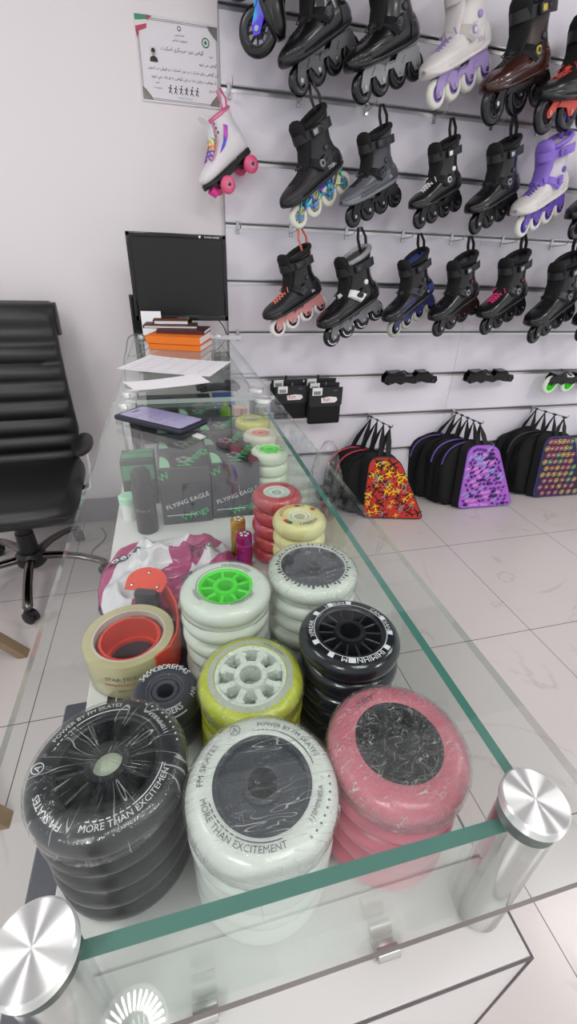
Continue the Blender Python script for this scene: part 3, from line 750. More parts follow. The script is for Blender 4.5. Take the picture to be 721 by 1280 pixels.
    f.rbox((.082, 0, .087), (.06, .05, .008), .002, 1); f.rbox((-.085, 0, .094), (.07, .05, .010), .002, 1)
    f.box((.0, 0, .073 if not three else .088), (.10, .027, .004))
    for s in (1, -1):
        for x in ((-.06, .02, .075) if not three else (-.07, .07)):
            f.rbox((x, s*.0185, .068 if not three else .078), (.024, .003, .006), .001, 1, 0, TR(x, 0, .068) @ RY(.7) @ TR(-x, 0, -.068))
    f.build('frame', fm, o, sharp=30)
    hubm = st.get('hub', GREYD)
    for x in ((-.12, -.04, .04, .12) if not three else (-.125, 0, .125)):
        w = skate_wheel_mesh(R, hw, rin, st['wheel'], hubm, st.get('ring')).build('wheel', [st['wheel'], st.get('ring') or hubm], o, sharp=50)
        w.location = (x, 0, R)
        h = G(); X = RX(pi/2)
        hub_geo(h, rin, hw, 'slim' if three else 'mid', 9 if three else 7, 0, .006)
        for v in range(len(h.v)): h.v[v] = X @ h.v[v]
        h.build('hub', hubm, w, sharp=35)
        a = G(); a.cyl((0, 0, 0), .0062, .041, 14, 0, X); a.cyl((0, 0, 0), .0035, .043, 6, 0, X); a.build('axle_bolt', st.get('axle', STEEL), w, sharp=30)
    p = G(); p.ribbon([(-.120, 0, .278), (-.126, 0, .315), (-.112, 0, .352), (-.098, 0, .354), (-.088, 0, .32), (-.092, 0, .27)], (0, .014, 0), .002)
    p.build('pull_loop', st.get('loop', BLACK), o)
    return o
HOOKP = G()
def hook_geo(g, L=.09):
    g.rbox((0, -.0025, -.012), (.013, .003, .046), .001, 1); g.box((0, .003, .0085), (.012, .012, .003))
    g.tube([(0, -.004, -.022), (0, -L*.5, -.020), (0, -L*.92, -.016), (0, -L, -.006), (0, -L, .004)], .0021, 8)
_hook = {}
def hook(x, k, lab, L=.09, grp='hooks on the slat wall'):
    if L not in _hook:
        g = G(); hook_geo(g, L); o = g.build('slatwall_hook', STEEL, sharp=40); _hook[L] = o
    else: o = _hook[L].copy(); COL.objects.link(o)
    o.location = (x, -.0015, SL[k]); return tag(o, lab, 'hook', grp)
PLK = M('skate_black_plastic', '#0e0e10', .3, coat=.2); PLM = M('skate_black_matte', '#1d1d21', .45); PLG = M('skate_grey_panel', '#1d1d21', .3, coat=.3)
FRB = M('skate_frame_black', '#141416', .25, .3); WB = M('skate_wheel_black', '#131316', .22); WWH = M('skate_wheel_milky', '#dcded2', .3, sub=.2)
LAV = M('skate_lavender', '#a48fc6', .4); PUR = M('skate_purple', '#6a4fb0', .4); PUR2 = M('skate_strap_violet', '#8d6fd0', .45); WSH = M('skate_white_shell', '#dcd8d6', .4)
BROWN = M('skate_brown_gloss', '#3a1d17', .22, coat=.4); CORAL = M('coral_lace', '#f08a72', .6); ROSE = M('rose_frame', '#d58f90', .35); RED = M('skate_red', '#d3402c', .35)
REDD = M('skate_dark_red', '#5c1418', .35); HOT = M('hot_pink_lace', '#ef3f86', .6); NAVY = M('skate_blue_panel', '#2c3a7c', .4); CHAR = M('skate_charcoal', '#43464e', .42); SLV = M('skate_grey_shell', '#5c6067', .35)
RNB = rainbow('rainbow_frame_metal', ['#27d0c8', '#3c6be0', '#8d3fd0', '#2cc8b0', '#e0d060', '#2f80e0', '#27d0c8'], 'x', 9.)
base = dict(boot=PLK, cuff=PLK, strap=PLM, frame=FRB, wheel=WB, panel=PLG)
STY = {
 'z_black1': dict(base, rim=PLM, panel=GREYD, frame=M('frame_dark', '#4c4d51', .35)),
 'z_black2': dict(base, frame=M('frame_grey', '#8d8e92', .4, .2), panel=PLG),
 'z_white': dict(boot=WSH, cuff=WSH, strap=M('strap_offwhite', '#cbc6c2', .5), frame=LAV, wheel=WWH, hub=LAV, lace=LAV, liner=M('liner_white', '#d6d2d0', .8), panel=WSH, buckle=WSH, chip=LAV, bolt=LAV, ink=LAV, mark='SLIDE'),
 'z_brown': dict(base, boot=BROWN, cuff=M('cuff_brown', '#2c1a16', .35), panel=M('panel_brown', '#472720', .3), three=1, chip=M('yellow_badge', '#c9b24a', .4), axle=CHROME),
 'z_red': dict(base, boot=M('shell_dark_green_black', '#1e2220', .3), frame=RED, lace=RED, three=1, panel=GREYD, strap2=RED),
 'a_rainbow': dict(base, boot=PLM, cuff=PLM, truss=1, frame=RNB, wheel=WWH, hub=M('hub_milky', '#c9ccbf', .35), axle=RNB, mark='NEXT', loop=PLG, chip=M('grey_badge', '#9a9aa0', .4)),
 'a_grey': dict(base, boot=SLV, cuff=CHAR, panel=CHAR, strap=PLM, rim=M('rim_grey', '#777b82', .35), mark='FR'),
 'a_lace': dict(base, lace=WHITEP, chip=WHITEP, bolt=WHITEP),
 'a_black': dict(base, chip=M('silver_badge', '#aab4c4', .3, .6)),
 'a_purple': dict(boot=M('shell_cream', '#d8d5d0', .4), cuff=M('cuff_cream', '#cfcbd0', .4), strap=PUR2, frame=PUR, wheel=WWH, hub=PUR, lace=PUR, liner=PUR2, panel=WSH, buckle=PUR2, chip=PUR, loop=PUR2, bolt=PUR),
 'a_last': dict(base), 'b_last': dict(base),
 'b_pink': dict(base, boot=PLM, lace=CORAL, frame=ROSE, wheel=M('wheel_white', '#e4e1de', .35), hub=BLACK, loop=CORAL, rim=PLK, mark='RB'),
 'b_white': dict(base, tongue=BLACKF, ring=WHITEINK, strap2=WHITEP, liner=M('liner_pattern_grey', '#b9b9bb', .8, mottle=.7), bolt=WHITEP, rim=PLK, frame=M('frame_white_black', '#77777c', .35)),
 'b_blue': dict(base, panel=NAVY, frame=M('frame_blue', '#2b2f60', .3), wheel=M('wheel_smoke', '#a9ab9f', .35), hub=BLACK, strap2=GREYD, mark='O'),
 'b_red': dict(base, panel=PLG, bolt=REDD, frame=M('frame_darkred', '#2a1214', .3), chip=M('silver_badge2', '#a8acb4', .3, .5)),
 'b_place': dict(base, lace=HOT, chip=M('silver_badge3', '#a8acb4', .3, .5), bolt=REDD),
 'b_black': dict(base, chip=M('silver_badge4', '#a8acb4', .3, .5)),
}
POS = dict(z_black1=(.638, 1.795, .339, .51, 1.028, -.141), z_black2=(.877, 1.784, .34, .404, 1.091, -.142), z_white=(1.167, 1.8, .335, .428, 1.082, -.141), z_brown=(1.426, 1.764, .345, .341, 1.143, -.142), z_red=(1.666, 1.732, .34, .18, 1.168, -.142),
 a_rainbow=(.65, 1.412, .354, .536, 1.013, -.141), a_grey=(.873, 1.403, .335, .375, .944, -.14), a_lace=(1.163, 1.406, .338, .346, .90, -.14), a_black=(1.438, 1.402, .339, .353, .987, -.14), a_purple=(1.675, 1.404, .341, .355, 1.073, -.141), a_last=(1.955, 1.405, .335, .35, 1.02, -.14),
 b_pink=(.576, .991, .341, .366, .982, -.14), b_white=(.837, .958, .341, .377, 1.108, -.142), b_blue=(1.123, .996, .346, .426, .984, -.14), b_red=(1.355, .991, .332, .369, .994, -.141), b_place=(1.614, .993, .328, .314, 1.037, -.141), b_black=(1.911, .961, .322, .345, 1.142, -.142), b_last=(2.19, .965, .325, .345, 1.05, -.14))
LAB = dict(z_black1='glossy black inline skate with dark frame, left of the top row', z_black2='black inline skate with grey frame, beside the white one in the top row', z_white='white inline skate with lavender frame and wheels in the top row',
 z_brown='dark brown inline skate with three large black wheels', z_red='black inline skate with red frame and three large wheels', a_rainbow='matte black inline skate with rainbow metal frame and milky wheels', a_grey='grey inline skate with black straps and wheels',
 a_lace='black inline skate with white laces in the middle row', a_black='all-black inline skate between the white-laced and the cream skate', a_purple='cream inline skate with violet straps and purple frame', a_last='black inline skate cut off at the right edge of the middle row',
 b_pink='black inline skate with coral laces and rose frame in the bottom row', b_white='black inline skate with white strap and patterned liner', b_blue='black inline skate with blue side panels and smoky wheels', b_red='black inline skate with dark red heel in the bottom row',
 b_place='black inline skate with hot pink laces', b_black='all-black inline skate, rightmost whole one of the bottom row', b_last='black inline skate cut off at the right edge of the bottom row')
def hook_lab(k): return 'steel hook holding the ' + LAB[k].split(',')[0].replace(' inline skate', ' skate')
for k, (x, z, yw, pt, s, y) in POS.items():
    o = make_skate(STY[k]); o.location = (x, y, z); o.rotation_euler = (0, pt, pi+yw); o.scale = (s,)*3
    tag(o, LAB[k], 'inline skate', 'inline skates on the slat wall')
    Lp = o.matrix_basis @ Vector((-.104, 0, .350))
    row = {'z': -1, 'a': 1, 'b': 3}[k[0]]
    if row > 0:
        h = hook(Lp.x, row, hook_lab(k), .105 if -Lp.y > .08 else .09)
# skate hanging toe-first at the top left: only its front wheels and frame are in the picture
def toe_skate():
    st = dict(base, three=1, frame=rainbow('blue_violet_frame', ['#3a58e8', '#8a48e0', '#3fb8e8', '#7040d8', '#3a58e8'], 'x', 12.), ring=GREYD)
    o = make_skate(st); yw, pt, s = pi-.45, 1.12, 1.2
    o.rotation_euler = (0, pt, pi+yw); o.scale = (s,)*3
    m = RZ(pi+yw) @ RY(pt)
    o.location = Vector((.381, -.16, 1.886)) - (m @ Vector((.125, 0, .055)))*s
    tag(o, 'black skate with blue-violet frame and large wheel, cut off at the top left', 'inline skate', 'inline skates on the slat wall')
toe_skate()
hook(.322, 3, 'empty steel hook beside the monitor, upper one'); hook(.312, 5, 'empty steel hook beside the monitor, lower one', .045)

# ------------------------------------------------------------------ white quad skate
def quad():
    o = empty('quad_skate', label='white quad roller skate with pink wheels and rainbow laces', cat='roller skate')
    wl = M('white_leather', '#e2dfe2', .4, bump=.2, bscale=150); pk = M('pink_wheel', '#e55c86', .3, sub=.1); pks = M('hot_pink_stop', '#ee3fa0', .4); trim = M('pink_trim', '#e0709a', .5)
    b = G()
    tab = [(-.115, .012, .075, .12), (-.108, .026, .072, .15), (-.09, .034, .07, .175), (-.06, .037, .07, .185), (-.03, .037, .07, .178), (0, .037, .07, .16), (.04, .04, .07, .135), (.08, .042, .07, .122), (.11, .038, .071, .112), (.13, .026, .074, .102), (.139, .01, .08, .092)]
    b.loft(srings(tab))
    CU = [(.14, -.05, .066, .037), (.16, -.052, .058, .036), (.18, -.056, .053, .036), (.20, -.058, .053, .038), (.215, -.06, .055, .04)]
    outer = [cring(*q, slope=.0) for q in CU]; inner = [cring(z, cx, lx, ly, grow=-.005, slope=0) for z, cx, lx, ly in reversed(CU[2:])]
    b.loft(outer+inner, 0)
    top = [Vector(p) for p in cring(.217, -.06, .0545, .0395, slope=0)]
    b.tube(top, .0035, 6, 1, closed=True, up=(0, 0, 1))
    for s in (1, -1): b.tube([(-.008, s*.03, .215), (-.006, s*.031, .195), (.002, s*.032, .17), (.03, s*.029, .142), (.062, s*.03, .124)], .0024, 6, 1)
    b.build('boot', [wl, trim], o, sharp=60)
    t = G(); t.loft([[(tx+.006*cos(a), tw*sin(a), tz+.004*cos(a)) for a in [2*pi*k/14 for k in range(14)]] for tx, tw, tz in ((.06, .02, .128), (.03, .023, .15), (.008, .025, .175), (-.0, .027, .20), (.004, .028, .225), (.010, .026, .24), (.011, .014, .246))])
    t.build('tongue', wl, o, sharp=60)
    e = G()
    for k in range(3): e.cyl((0, 0, 0), .004, .002, 12, 0, TR(-.012, .031, .18+k*.014) @ RX(pi/2))
    e.build('eyelets', M('eyelet_dark', '#3a4a6a', .4), o)
    cs = ('#3fae6a', '#e8c93c', '#e88a3c', '#5a63c8', '#9a4fb8')
    for i in range(5):
        x0 = lerp(.0, .052, i/4); z0 = interp([(0, .178), (.03, .152), (.06, .131)], x0)[0]
        q = G(); q.tube([(x0, .03, z0-.004), (x0+.008, 0, z0+.006), (x0+.016, -.03, z0-.012)], .0028, 6); q.tube([(x0, -.03, z0-.004), (x0+.008, 0, z0+.007), (x0+.016, .03, z0-.012)], .0028, 6)
        q.build('lace', M('lace_%d' % i, cs[i], .6), o)
    irid = rainbow('iridescent_flash', ['#d060c0', '#7a50d0', '#5060d8', '#c050b8', '#d060c0'], 'x', 14.)
    f = G()
    for s in (1, -1):
        pts = [(-.045, .19), (-.032, .17), (-.012, .148), (.018, .13), (.022, .125), (-.01, .134), (-.04, .152), (-.058, .178)]
        f.prism(pts, s*.0365, s*.0382)
    f.build('side_flash', irid, o)
    s = G(); s.loft(srings([(x, w, .058, .074) for x, w, a, c in tab], 24, .003)); s.rbox((-.075, 0, .068), (.07, .06, .022), .004, 1)
    s.rbox((0, 0, .05), (.17, .03, .014), .003, 1)
    for x in (-.075, .06): s.rbox((x, 0, .040), (.03, .07, .012), .004, 1); s.cyl((x, 0, .031), .004, .125, 10, 0, TR(x, 0, .031) @ RX(pi/2) @ TR(-x, 0, -.031))
    s.build('plate', BLACK, o, sharp=40)
    for x in (-.075, .06):
        for y in (.046, -.046):
            w = G(); w.lathe([(.009, -.015), (.022, -.015), (.029, -.011), (.031, -.004), (.031, .004), (.029, .011), (.022, .015), (.009, .015)], 36, 0, RX(pi/2), closed=True)
            w = w.build('wheel', pk, o, sharp=50); w.location = (x, y, .031)
            h = G(); h.lathe([(0, .013), (.004, .014), (.0045, .010), (.010, .0095), (.0105, .0155), (.013, .0155), (.013, .0), (0, 0)], 24, 0, RX(-pi/2) if y > 0 else RX(pi/2)); h.build('bearing', M('bearing_pale', '#d3a9b4', .3, .5), w, sharp=40)
    k = G(); k.cyl((0, 0, 0), .016, .03, 24, 0, TR(.108, 0, .036) @ RY(.5), .018); k.build('toe_stop', pks, o, sharp=40)
    p = G(); p.ribbon([(-.1, 0, .205), (-.122, 0, .24), (-.116, 0, .275), (-.10, 0, .275), (-.09, 0, .215)], (0, .012, 0), .002); p.build('pull_loop', trim, o)
    yw, pt, sc = .36, .62, .92
    m = RZ(pi+yw) @ RY(pt); a = m @ Vector((.06, .046, .031)); bq = m @ Vector((-.075, .046, .031))
    o.rotation_euler = (0, pt, pi+yw); o.scale = (sc,)*3
    o.location = Vector((.27, -.13, 1.476)) - a*sc
quad()
hook(.300, 1, 'steel hook holding the white quad skate', .105)

# ------------------------------------------------------------------ bare frames on the wall
def bare_frame(x, z, yw, lab, wheels=False):
    o = empty('skate_chassis', (x, -.075, z), (.1, .0, yw), 1.06, lab, 'skate frame', 'spare frames on the slat wall')
    g = G()
    pr = [(-.15, -.02), (-.13, -.028), (-.09, -.018), (-.06, -.03), (-.03, -.02), (.02, -.03), (.06, -.02), (.1, -.03), (.15, -.035), (.16, -.02), (.15, .0), (.11, .008), (.10, .02), (.03, .02), (.02, .002), (-.03, .004), (-.05, .024), (-.14, .026), (-.155, .01)]
    for s in (1, -1): g.prism(pr, s*.014, s*.018)
    g.rbox((-.095, 0, .026), (.08, .05, .012), .003, 1); g.rbox((.065, 0, .022), (.06, .05, .010), .003, 1); g.box((0, 0, .006), (.1, .028, .004))
    g.tube([(-.10, -.02, .03), (-.06, -.022, .04), (-.02, -.02, .02)], .004, 6)
    for q in (-.125, -.045, .035, .13): g.cyl((0, 0, 0), .006, .044, 10, 1, TR(q, 0, -.018) @ RX(pi/2))
    g.build('frame_body', [FRB, GREYD], o, sharp=30)
    if wheels:
        for q in (-.125, .005, .135):
            w = skate_wheel_mesh(.05, .012, .031, None, None).build('wheel', M('wheel_pale_green', '#dfe8dc', .3, sub=.2), o, sharp=50); w.location = (q, 0, -.03)
            h = G(); hub_geo(h, .031, .012, 'mid', 9, 0, .008)
            for v in range(len(h.v)): h.v[v] = RX(pi/2) @ h.v[v]
            h.build('hub', HUBL, w, sharp=35)
    return o
bare_frame(1.19, .735, .15, 'bare black skate frame hung on the wall, left one'); bare_frame(1.665, .73, .15, 'bare black skate frame hung on the wall, middle one')
bare_frame(2.2, .705, .12, 'skate frame with pale wheels and bright green hubs', True)
for x, l in ((1.19, 'left bare frame'), (1.665, 'middle bare frame'), (2.2, 'green-hubbed frame')): hook(x, 6, 'steel hook holding the '+l, .09)

# ------------------------------------------------------------------ hanging pouches
def pouch(c, w, h, lab, top):
    o = empty('protective_gear_pouch', c, (0, 0, .04), 1., lab, 'pouch', 'black pouches hung on the slat wall')
    g = G(); g.rbox((0, .0, -h*.55), (w, .03, h*.88), .010, 3)
    for i, v in enumerate(g.v):
        v.y += .004*noise.noise(v*30)
    g.build('pouch_body', BLACKF, o, sharp=60)
    f = G(); f.prism([(-w/2, 0), (w/2, 0), (w/2, -h*.46), (w/2-.01, -h*.5), (-w/2+.01, -h*.5), (-w/2, -h*.46)], -.0195, -.0165)
    f.build('flap', M('pouch_flap', '#1b1b1e', .6), o, sharp=30)
    t = G(); t.rbox((-w*.28, -.021, -h*.10), (w*.3, .002, h*.2), .001, 1)
    for k in range(9): t.box((-w*.38+k*w*.024, -.0225, -h*.13), (w*.009*(1+k % 2), .0006, h*.09), 1)
    t.build('price_label', [WHITEP, INK], o)
    l = G(); l.prism([(.02-w*.25, -h*.40), (.02+w*.16, -h*.40), (.02+w*.24, -h*.34), (.02+w*.2, -h*.26), (.02-w*.02, -h*.24), (.02-w*.27, -h*.27)], -.0208, -.0195)
    l.text('fun', .030, 1, TR(.006-w*.02, -.0214, -h*.36) @ RX(pi/2)); l.build('logo_patch', [WHITEP, M('logo_red', '#c8202a', .5)], o)
    if top: q = G(); q.text('HDX SKATE'[0:3], .010, 0, TR(w*.28, -.0202, -h*.10) @ RX(pi/2)); q.build('lettering', M('grey_print2', '#88888c', .6), o)
    return o
pouch((.540, -.045, .735), .16, .165, 'black pouch with red and white logo, back one of the left pair', 0); pouch((.552, -.085, .714), .16, .168, 'black pouch with red and white logo, front one of the left pair', 1)
pouch((.712, -.035, .735), .165, .175, 'black pouch, rearmost of the right three', 0); pouch((.718, -.072, .722), .165, .18, 'black pouch, middle of the right three', 0); pouch((.722, -.108, .708), .17, .187, 'black pouch with red and white logo, front one of the right three', 1)
hook(.548, 6, 'steel hook holding the left pair of pouches', .13); hook(.715, 6, 'steel hook holding the right three pouches', .13)
# ------------------------------------------------------------------ skate bags on the floor along the wall
def quad_pts(TL, TRr, BL, BR, rt=.06, rb=.035):
    """rounded trapezoid outline in the plane of the four corners"""
    TL, TRr, BL, BR = map(Vector, (TL, TRr, BL, BR))
    cs = [BL, BR, TRr, TL]; out = []
    rad = [rb, rb, rt, rt]
    for i in range(4):
        p, a, b = cs[i], cs[i-1], cs[(i+1) % 4]
        r = rad[i]; u = (a-p).normalized()*r; v = (b-p).normalized()*r
        for k in range(9):
            t = k/8; out.append((p+u)*(1-t)**2 + p*2*t*(1-t) + (p+v)*t*t)
    return out
def inplane(TL, TRr, BL, BR, u, v):
    TL, TRr, BL, BR = map(Vector, (TL, TRr, BL, BR)); a = BL.lerp(BR, u); b = TL.lerp(TRr, u); return a.lerp(b, v)
def patterned_bag(name, corners, depth, base_m, edge_m, deco, lab, mats):
    o = empty('skate_bag', (0, 0, 0), label=lab, cat='skate bag', group='skate bags on the floor')
    TL, TRr, BL, BR = [Vector(c) for c in corners]
    ctr = (TL+TRr+BL+BR)/4; o.location = (ctr.x, ctr.y, 0); off = Vector((ctr.x, ctr.y, 0))
    c4 = [c-off for c in (TL, TRr, BL, BR)]
    nrm = (c4[3]-c4[2]).cross(c4[0]-c4[2]).normalized()
    if nrm.y > 0: nrm = -nrm
    out = quad_pts(*c4)
    body = G(); cc = sum(out, Vector())/len(out); D = Vector((-.02, depth, .0))
    rings = [[cc.lerp(p, 1.0) for p in out], [cc.lerp(p, 1.05)+D*.3 for p in out], [cc.lerp(p, 1.09)+D*.65 for p in out], [cc.lerp(p, 1.0)+D for p in out]]
    for r in rings:
        for p in r: p.z = max(p.z, .004)
    body.loft(rings); body.build('bag_body', BLACKF, o, sharp=50)
    pn = G(); inn = [cc.lerp(p, .985) for p in out]
    pn.loft([[p+nrm*.001 for p in out], [p+nrm*.006 for p in inn]], 0, cap0=False)
    def put(poly, u, v, s, rot, mi, lift=.0066):
        ex = (c4[3]-c4[2]).normalized(); ez = (ex.cross(nrm)).normalized(); ez = ez if ez.z > 0 else -ez
        p0 = inplane(*c4, u, v); cr, sr = cos(rot), sin(rot)
        pts = [p0+ex*((x*cr-y*sr)*s)+ez*((x*sr+y*cr)*s)+nrm*lift for x, y in poly]
        pn.add(pts, [list(range(len(pts)))], mi)
    deco(put)
    pn.build('front_panel', [base_m]+mats, o, sharp=40, flip=False)
    pi_ = G(); pi_.tube([p+nrm*.003 for p in out], .004, 6, closed=True, up=tuple(nrm)); pi_.build('piping', edge_m, o)
    return o, c4, off
PLANE = [(0, 1.), (.09, .8), (.11, .35), (.95, -.1), (.95, -.27), (.11, -.02), (.08, -.6), (.36, -.82), (.36, -.95), (0, -.85), (-.36, -.95), (-.36, -.82), (-.08, -.6), (-.11, -.02), (-.95, -.27), (-.95, -.1), (-.11, .35), (-.09, .8)]
def ell(a, b, n=14): return [(a*cos(2*pi*k/n), b*sin(2*pi*k/n)) for k in range(n)]
def deco_planes(put):
    r = random.Random(4)
    for mi, nu, nv, s0, s1, lift, q in ((2, 6, 8, .020, .032, .0066, .9), (3, 4, 6, .016, .024, .0070, .75), (1, 6, 8, .014, .029, .0074, .85)):
        for j in range(nv):
            for i in range(nu):
                if r.random() > q: continue
                u, v = (i+.5+r.uniform(-.42, .42))/nu, (j+.5+r.uniform(-.42, .42))/nv
                u, v = min(.93, max(.07, u)), min(.95, max(.05, v))
                if v > .8 and not .14 < u < .86: continue
                put([(x*1.15, y*1.15) for x, y in PLANE] if mi == 2 else PLANE, u, v, r.uniform(s0, s1)*.95, r.uniform(-1.3, 1.3), mi, lift)
def deco_camo(put):
    r = random.Random(8)
    for j in range(14):
        for i in range(10):
            u = (i+.5*(j % 2)+.3+r.uniform(-.2, .2))/10.2; v = (j+.6+r.uniform(-.2, .2))/14.5
            if not (.06 < u < .94) or (v > .85 and not .15 < u < .85): continue
            k = r.randrange(6)
            if k == 0: put([(-.016, .008), (-.010, .02), (-.004, .010), (.003, .022), (.008, .010), (.016, .016), (.015, -.006), (-.013, -.008)], u, v, 1, r.uniform(-.4, .4), 1)
            elif k == 1: put([(-.02, -.004), (-.004, .004), (.006, .014), (.02, .016), (.012, .002), (-.004, -.008)], u, v, 1, r.uniform(-.5, .9), 2, .0070)
            elif k == 2: put(ell(.014, .008), u, v, 1, r.uniform(0, 3), 3, .0068); put(ell(.006, .004), u, v, 1, r.uniform(0, 3), 1, .0074)
            elif k == 3: put([(-.022, .0), (-.006, .010), (.010, .005), (.024, .012), (.012, -.008), (-.008, -.008)], u, v, 1, r.uniform(-.8, .8), 4, .0072)
            elif k == 4: put(ell(.011, .009), u, v, 1, 0, 3, .0069)
            else: put(ell(.012, .006), u, v, 1, r.uniform(-1, 1), 1, .0071)
def deco_badges(put):
    r = random.Random(5)
    for j in range(9):
        for i in range(7):
            u = (i+.5*(j % 2)+.25)/7; v = (j+.55)/9.2
            if not (.05 < u < .95): continue
            c = r.choice((1, 2, 3, 1, 2)); put(ell(.0205, .0205), u, v, 1, 0, 4); put(ell(.0175, .0175), u, v, 1, 0, c, .0071)
            put(ell(.0125, .010), u, v, 1, r.uniform(-.6, .6), 4, .0075); put(ell(.009, .006), u, v, 1, r.uniform(-.6, .6), 5, .0079); put(ell(.005, .003), u, v, 1, 0, c, .0083)
def black_bag(corners, dv, k, lab, trim=None, fat=1.2):
    """bag seen behind a front one: slumped black fabric body with a coloured edge"""
    c4 = [Vector(c)+Vector(dv)*k+Vector(a) for c, a in zip(corners, ((-.05, 0, -.035), (.04, 0, -.02), (-.03, 0, .012), (-.02, 0, .0)))]
    o = empty('skate_bag', label=lab, cat='skate bag', group='skate bags on the floor')
    ctr = sum(c4, Vector())/4; off = Vector((ctr.x, ctr.y, 0)); o.location = off
    c4 = [c-off for c in c4]; out = quad_pts(*c4, rt=.135, rb=.085); cc = sum(out, Vector())/len(out)
    D = Vector((-.006, .050, 0)); g = G(); sd = k*3.1
    rings = []
    for q, e in ((0, .98), (.12, 1.05*fat/1.12), (.45, fat), (.8, fat), (1, .98)):
        rg = []
        for p in out:
            x = cc.lerp(p, e)+D*q; w = noise.noise(Vector((p.x*8+sd, p.z*8, q*3)))*.030-.004; x += (p-cc).normalized()*w
            x.z = max(x.z, .005); rg.append(x)
        rings.append(rg)
    g.loft(rings); g.build('bag_body', BLACKF, o, sharp=0)
    if trim:
        t = G(); n = len(out); seg = [cc.lerp(out[(i) % n], fat*1.0)+D*.1+Vector((0, -.004, 0)) for i in range(20, 35)]
        t.tube(seg, .0045, 6); t.build('patterned_edge', trim, o)
    return o, c4, off
def handle(o, c4, off, hx, hy, hz, lean=0.):
    top = (c4[0]+c4[1])/2; h = Vector((hx, hy, hz))-off
    g = G()
    for s in (-1, 1):
        a = top+(c4[1]-c4[0])*.16*s
        g.ribbon([a+Vector((0, -.001, -.02)), a.lerp(h, .5)+Vector((lean*.3, -.004*s, 0)), h+Vector((0, .002*s, -.002))], [Vector((.03, .006, 0)), Vector((.034, .008, 0)), Vector((.012, .02, 0))], .002)
    g.ribbon([h+Vector((-.006, 0, -.004)), h+Vector((0, 0, .004)), h+Vector((.006, 0, -.004))], Vector((0, .026, 0)), .002)
    g.build('carry_handle', M('webbing', '#19191b', .75), o)
def rod(x, dx, L, lab):
    k = 7; g = G(); g.rbox((0, -.0025, -.012), (.015, .003, .046), .001, 1); g.box((0, .003, .0085), (.012, .012, .003))
    g.tube([(0, -.004, -.005), (dx*.5, -L*.5, -.004), (dx, -L, .0), (dx*1.02, -L-.004, .012)], .0028, 8)
    o = g.build('slatwall_hook', STEEL, sharp=40); o.location = (x, -.0015, SL[k]); tag(o, lab, 'hook', 'long hooks holding the skate bags'); return x, dx, L, SL[k]
def bagset(corners, rodx, rdx, L, base_m, edge_m, deco, mats, lab, names, trims, dv, depth=.05):
    rx, rd, rl, rz = rod(rodx, rdx, L, 'long steel hook holding the ' + lab.split(',')[0].replace('skate bag with ', 'bags behind the '))
    o, c4, off = patterned_bag('b', corners, depth, base_m, edge_m, deco, lab, mats)
    handle(o, c4, off, rx+rd*.93, -rl*.93, rz-.004, -.02)
    for i, nm in enumerate(names):
        q, c, f = black_bag(corners, dv, i+1, nm, trims[i % len(trims)])
        hy = rl*(.93-.8*(i+1)/len(names)); handle(q, c, f, rx+rd*hy/rl, -hy, rz-.004)
fabr = lambda n, c: M(n, c, .8, bump=.2, bscale=300)
BO = ('directly behind the', 'second behind the', 'third behind the', 'fourth behind the')
bagset(((.945, -.235, .375), (1.095, -.262, .372), (.955, -.225, .012), (1.285, -.305, .008)), 1.022, .035, .215, fabr('bag_red', '#c8342a'), BLACK, deco_planes, [fabr('bag_yellow', '#f2cf1c'), fabr('bag_black_print', '#1d1614'), fabr('bag_grey_print', '#9a8f94')],
       'skate bag with yellow airplanes on red', ['black skate bag %s airplane bag' % b for b in BO[:3]], (BLACKF, M('red_edge', '#b8384c', .7), M('pink_red_edge', '#c0465c', .7)), (-.03, .056, -.004))
bagset(((1.515, -.245, .402), (1.69, -.25, .396), (1.548, -.24, .012), (1.90, -.255, .010)), 1.545, .025, .235, fabr('bag_violet', '#b266cc'), M('violet_piping', '#8f5fd0', .6), deco_camo, [fabr('bag_navy_print', '#2a2158'), fabr('bag_sky_print', '#8fa8dc'), fabr('bag_plum_print', '#5a3296'), fabr('bag_pink_print', '#d98fdd')],
       'skate bag with violet camouflage print', ['black skate bag %s violet bag' % b for b in BO], (M('violet_edge', '#5f4a92', .7), M('violet_edge2', '#6d58a4', .7), BLACKF), (-.036, .053, -.004))
bagset(((2.045, -.205, .405), (2.24, -.21, .402), (2.10, -.2, .012), (2.44, -.215, .010)), 2.085, .05, .215, fabr('bag_dark_blue', '#2b2a52'), M('blue_piping', '#3a3a78', .6), deco_badges, [fabr('bag_ochre_print', '#b8903f'), fabr('bag_rose_print', '#a84d58'), fabr('bag_green_print', '#548c58'), fabr('bag_indigo_print', '#1f1c3c'), fabr('bag_cream_print', '#d9cfc0')],
       'skate bag with rows of round badges', ['black skate bag %s round-badge bag' % b for b in BO[:3]], (BLACKF, GREYD), (-.038, .05, -.004))
q, c, f = black_bag(((2.56, -.13, .40), (2.76, -.13, .40), (2.55, -.13, .012), (2.93, -.14, .01)), (0, 0, 0), 0, 'black skate bag cut off at the right edge of the picture')
handle(q, c, f, 2.62, -.12, .515)
rod(2.62, 0, .16, 'long steel hook at the right edge of the picture')

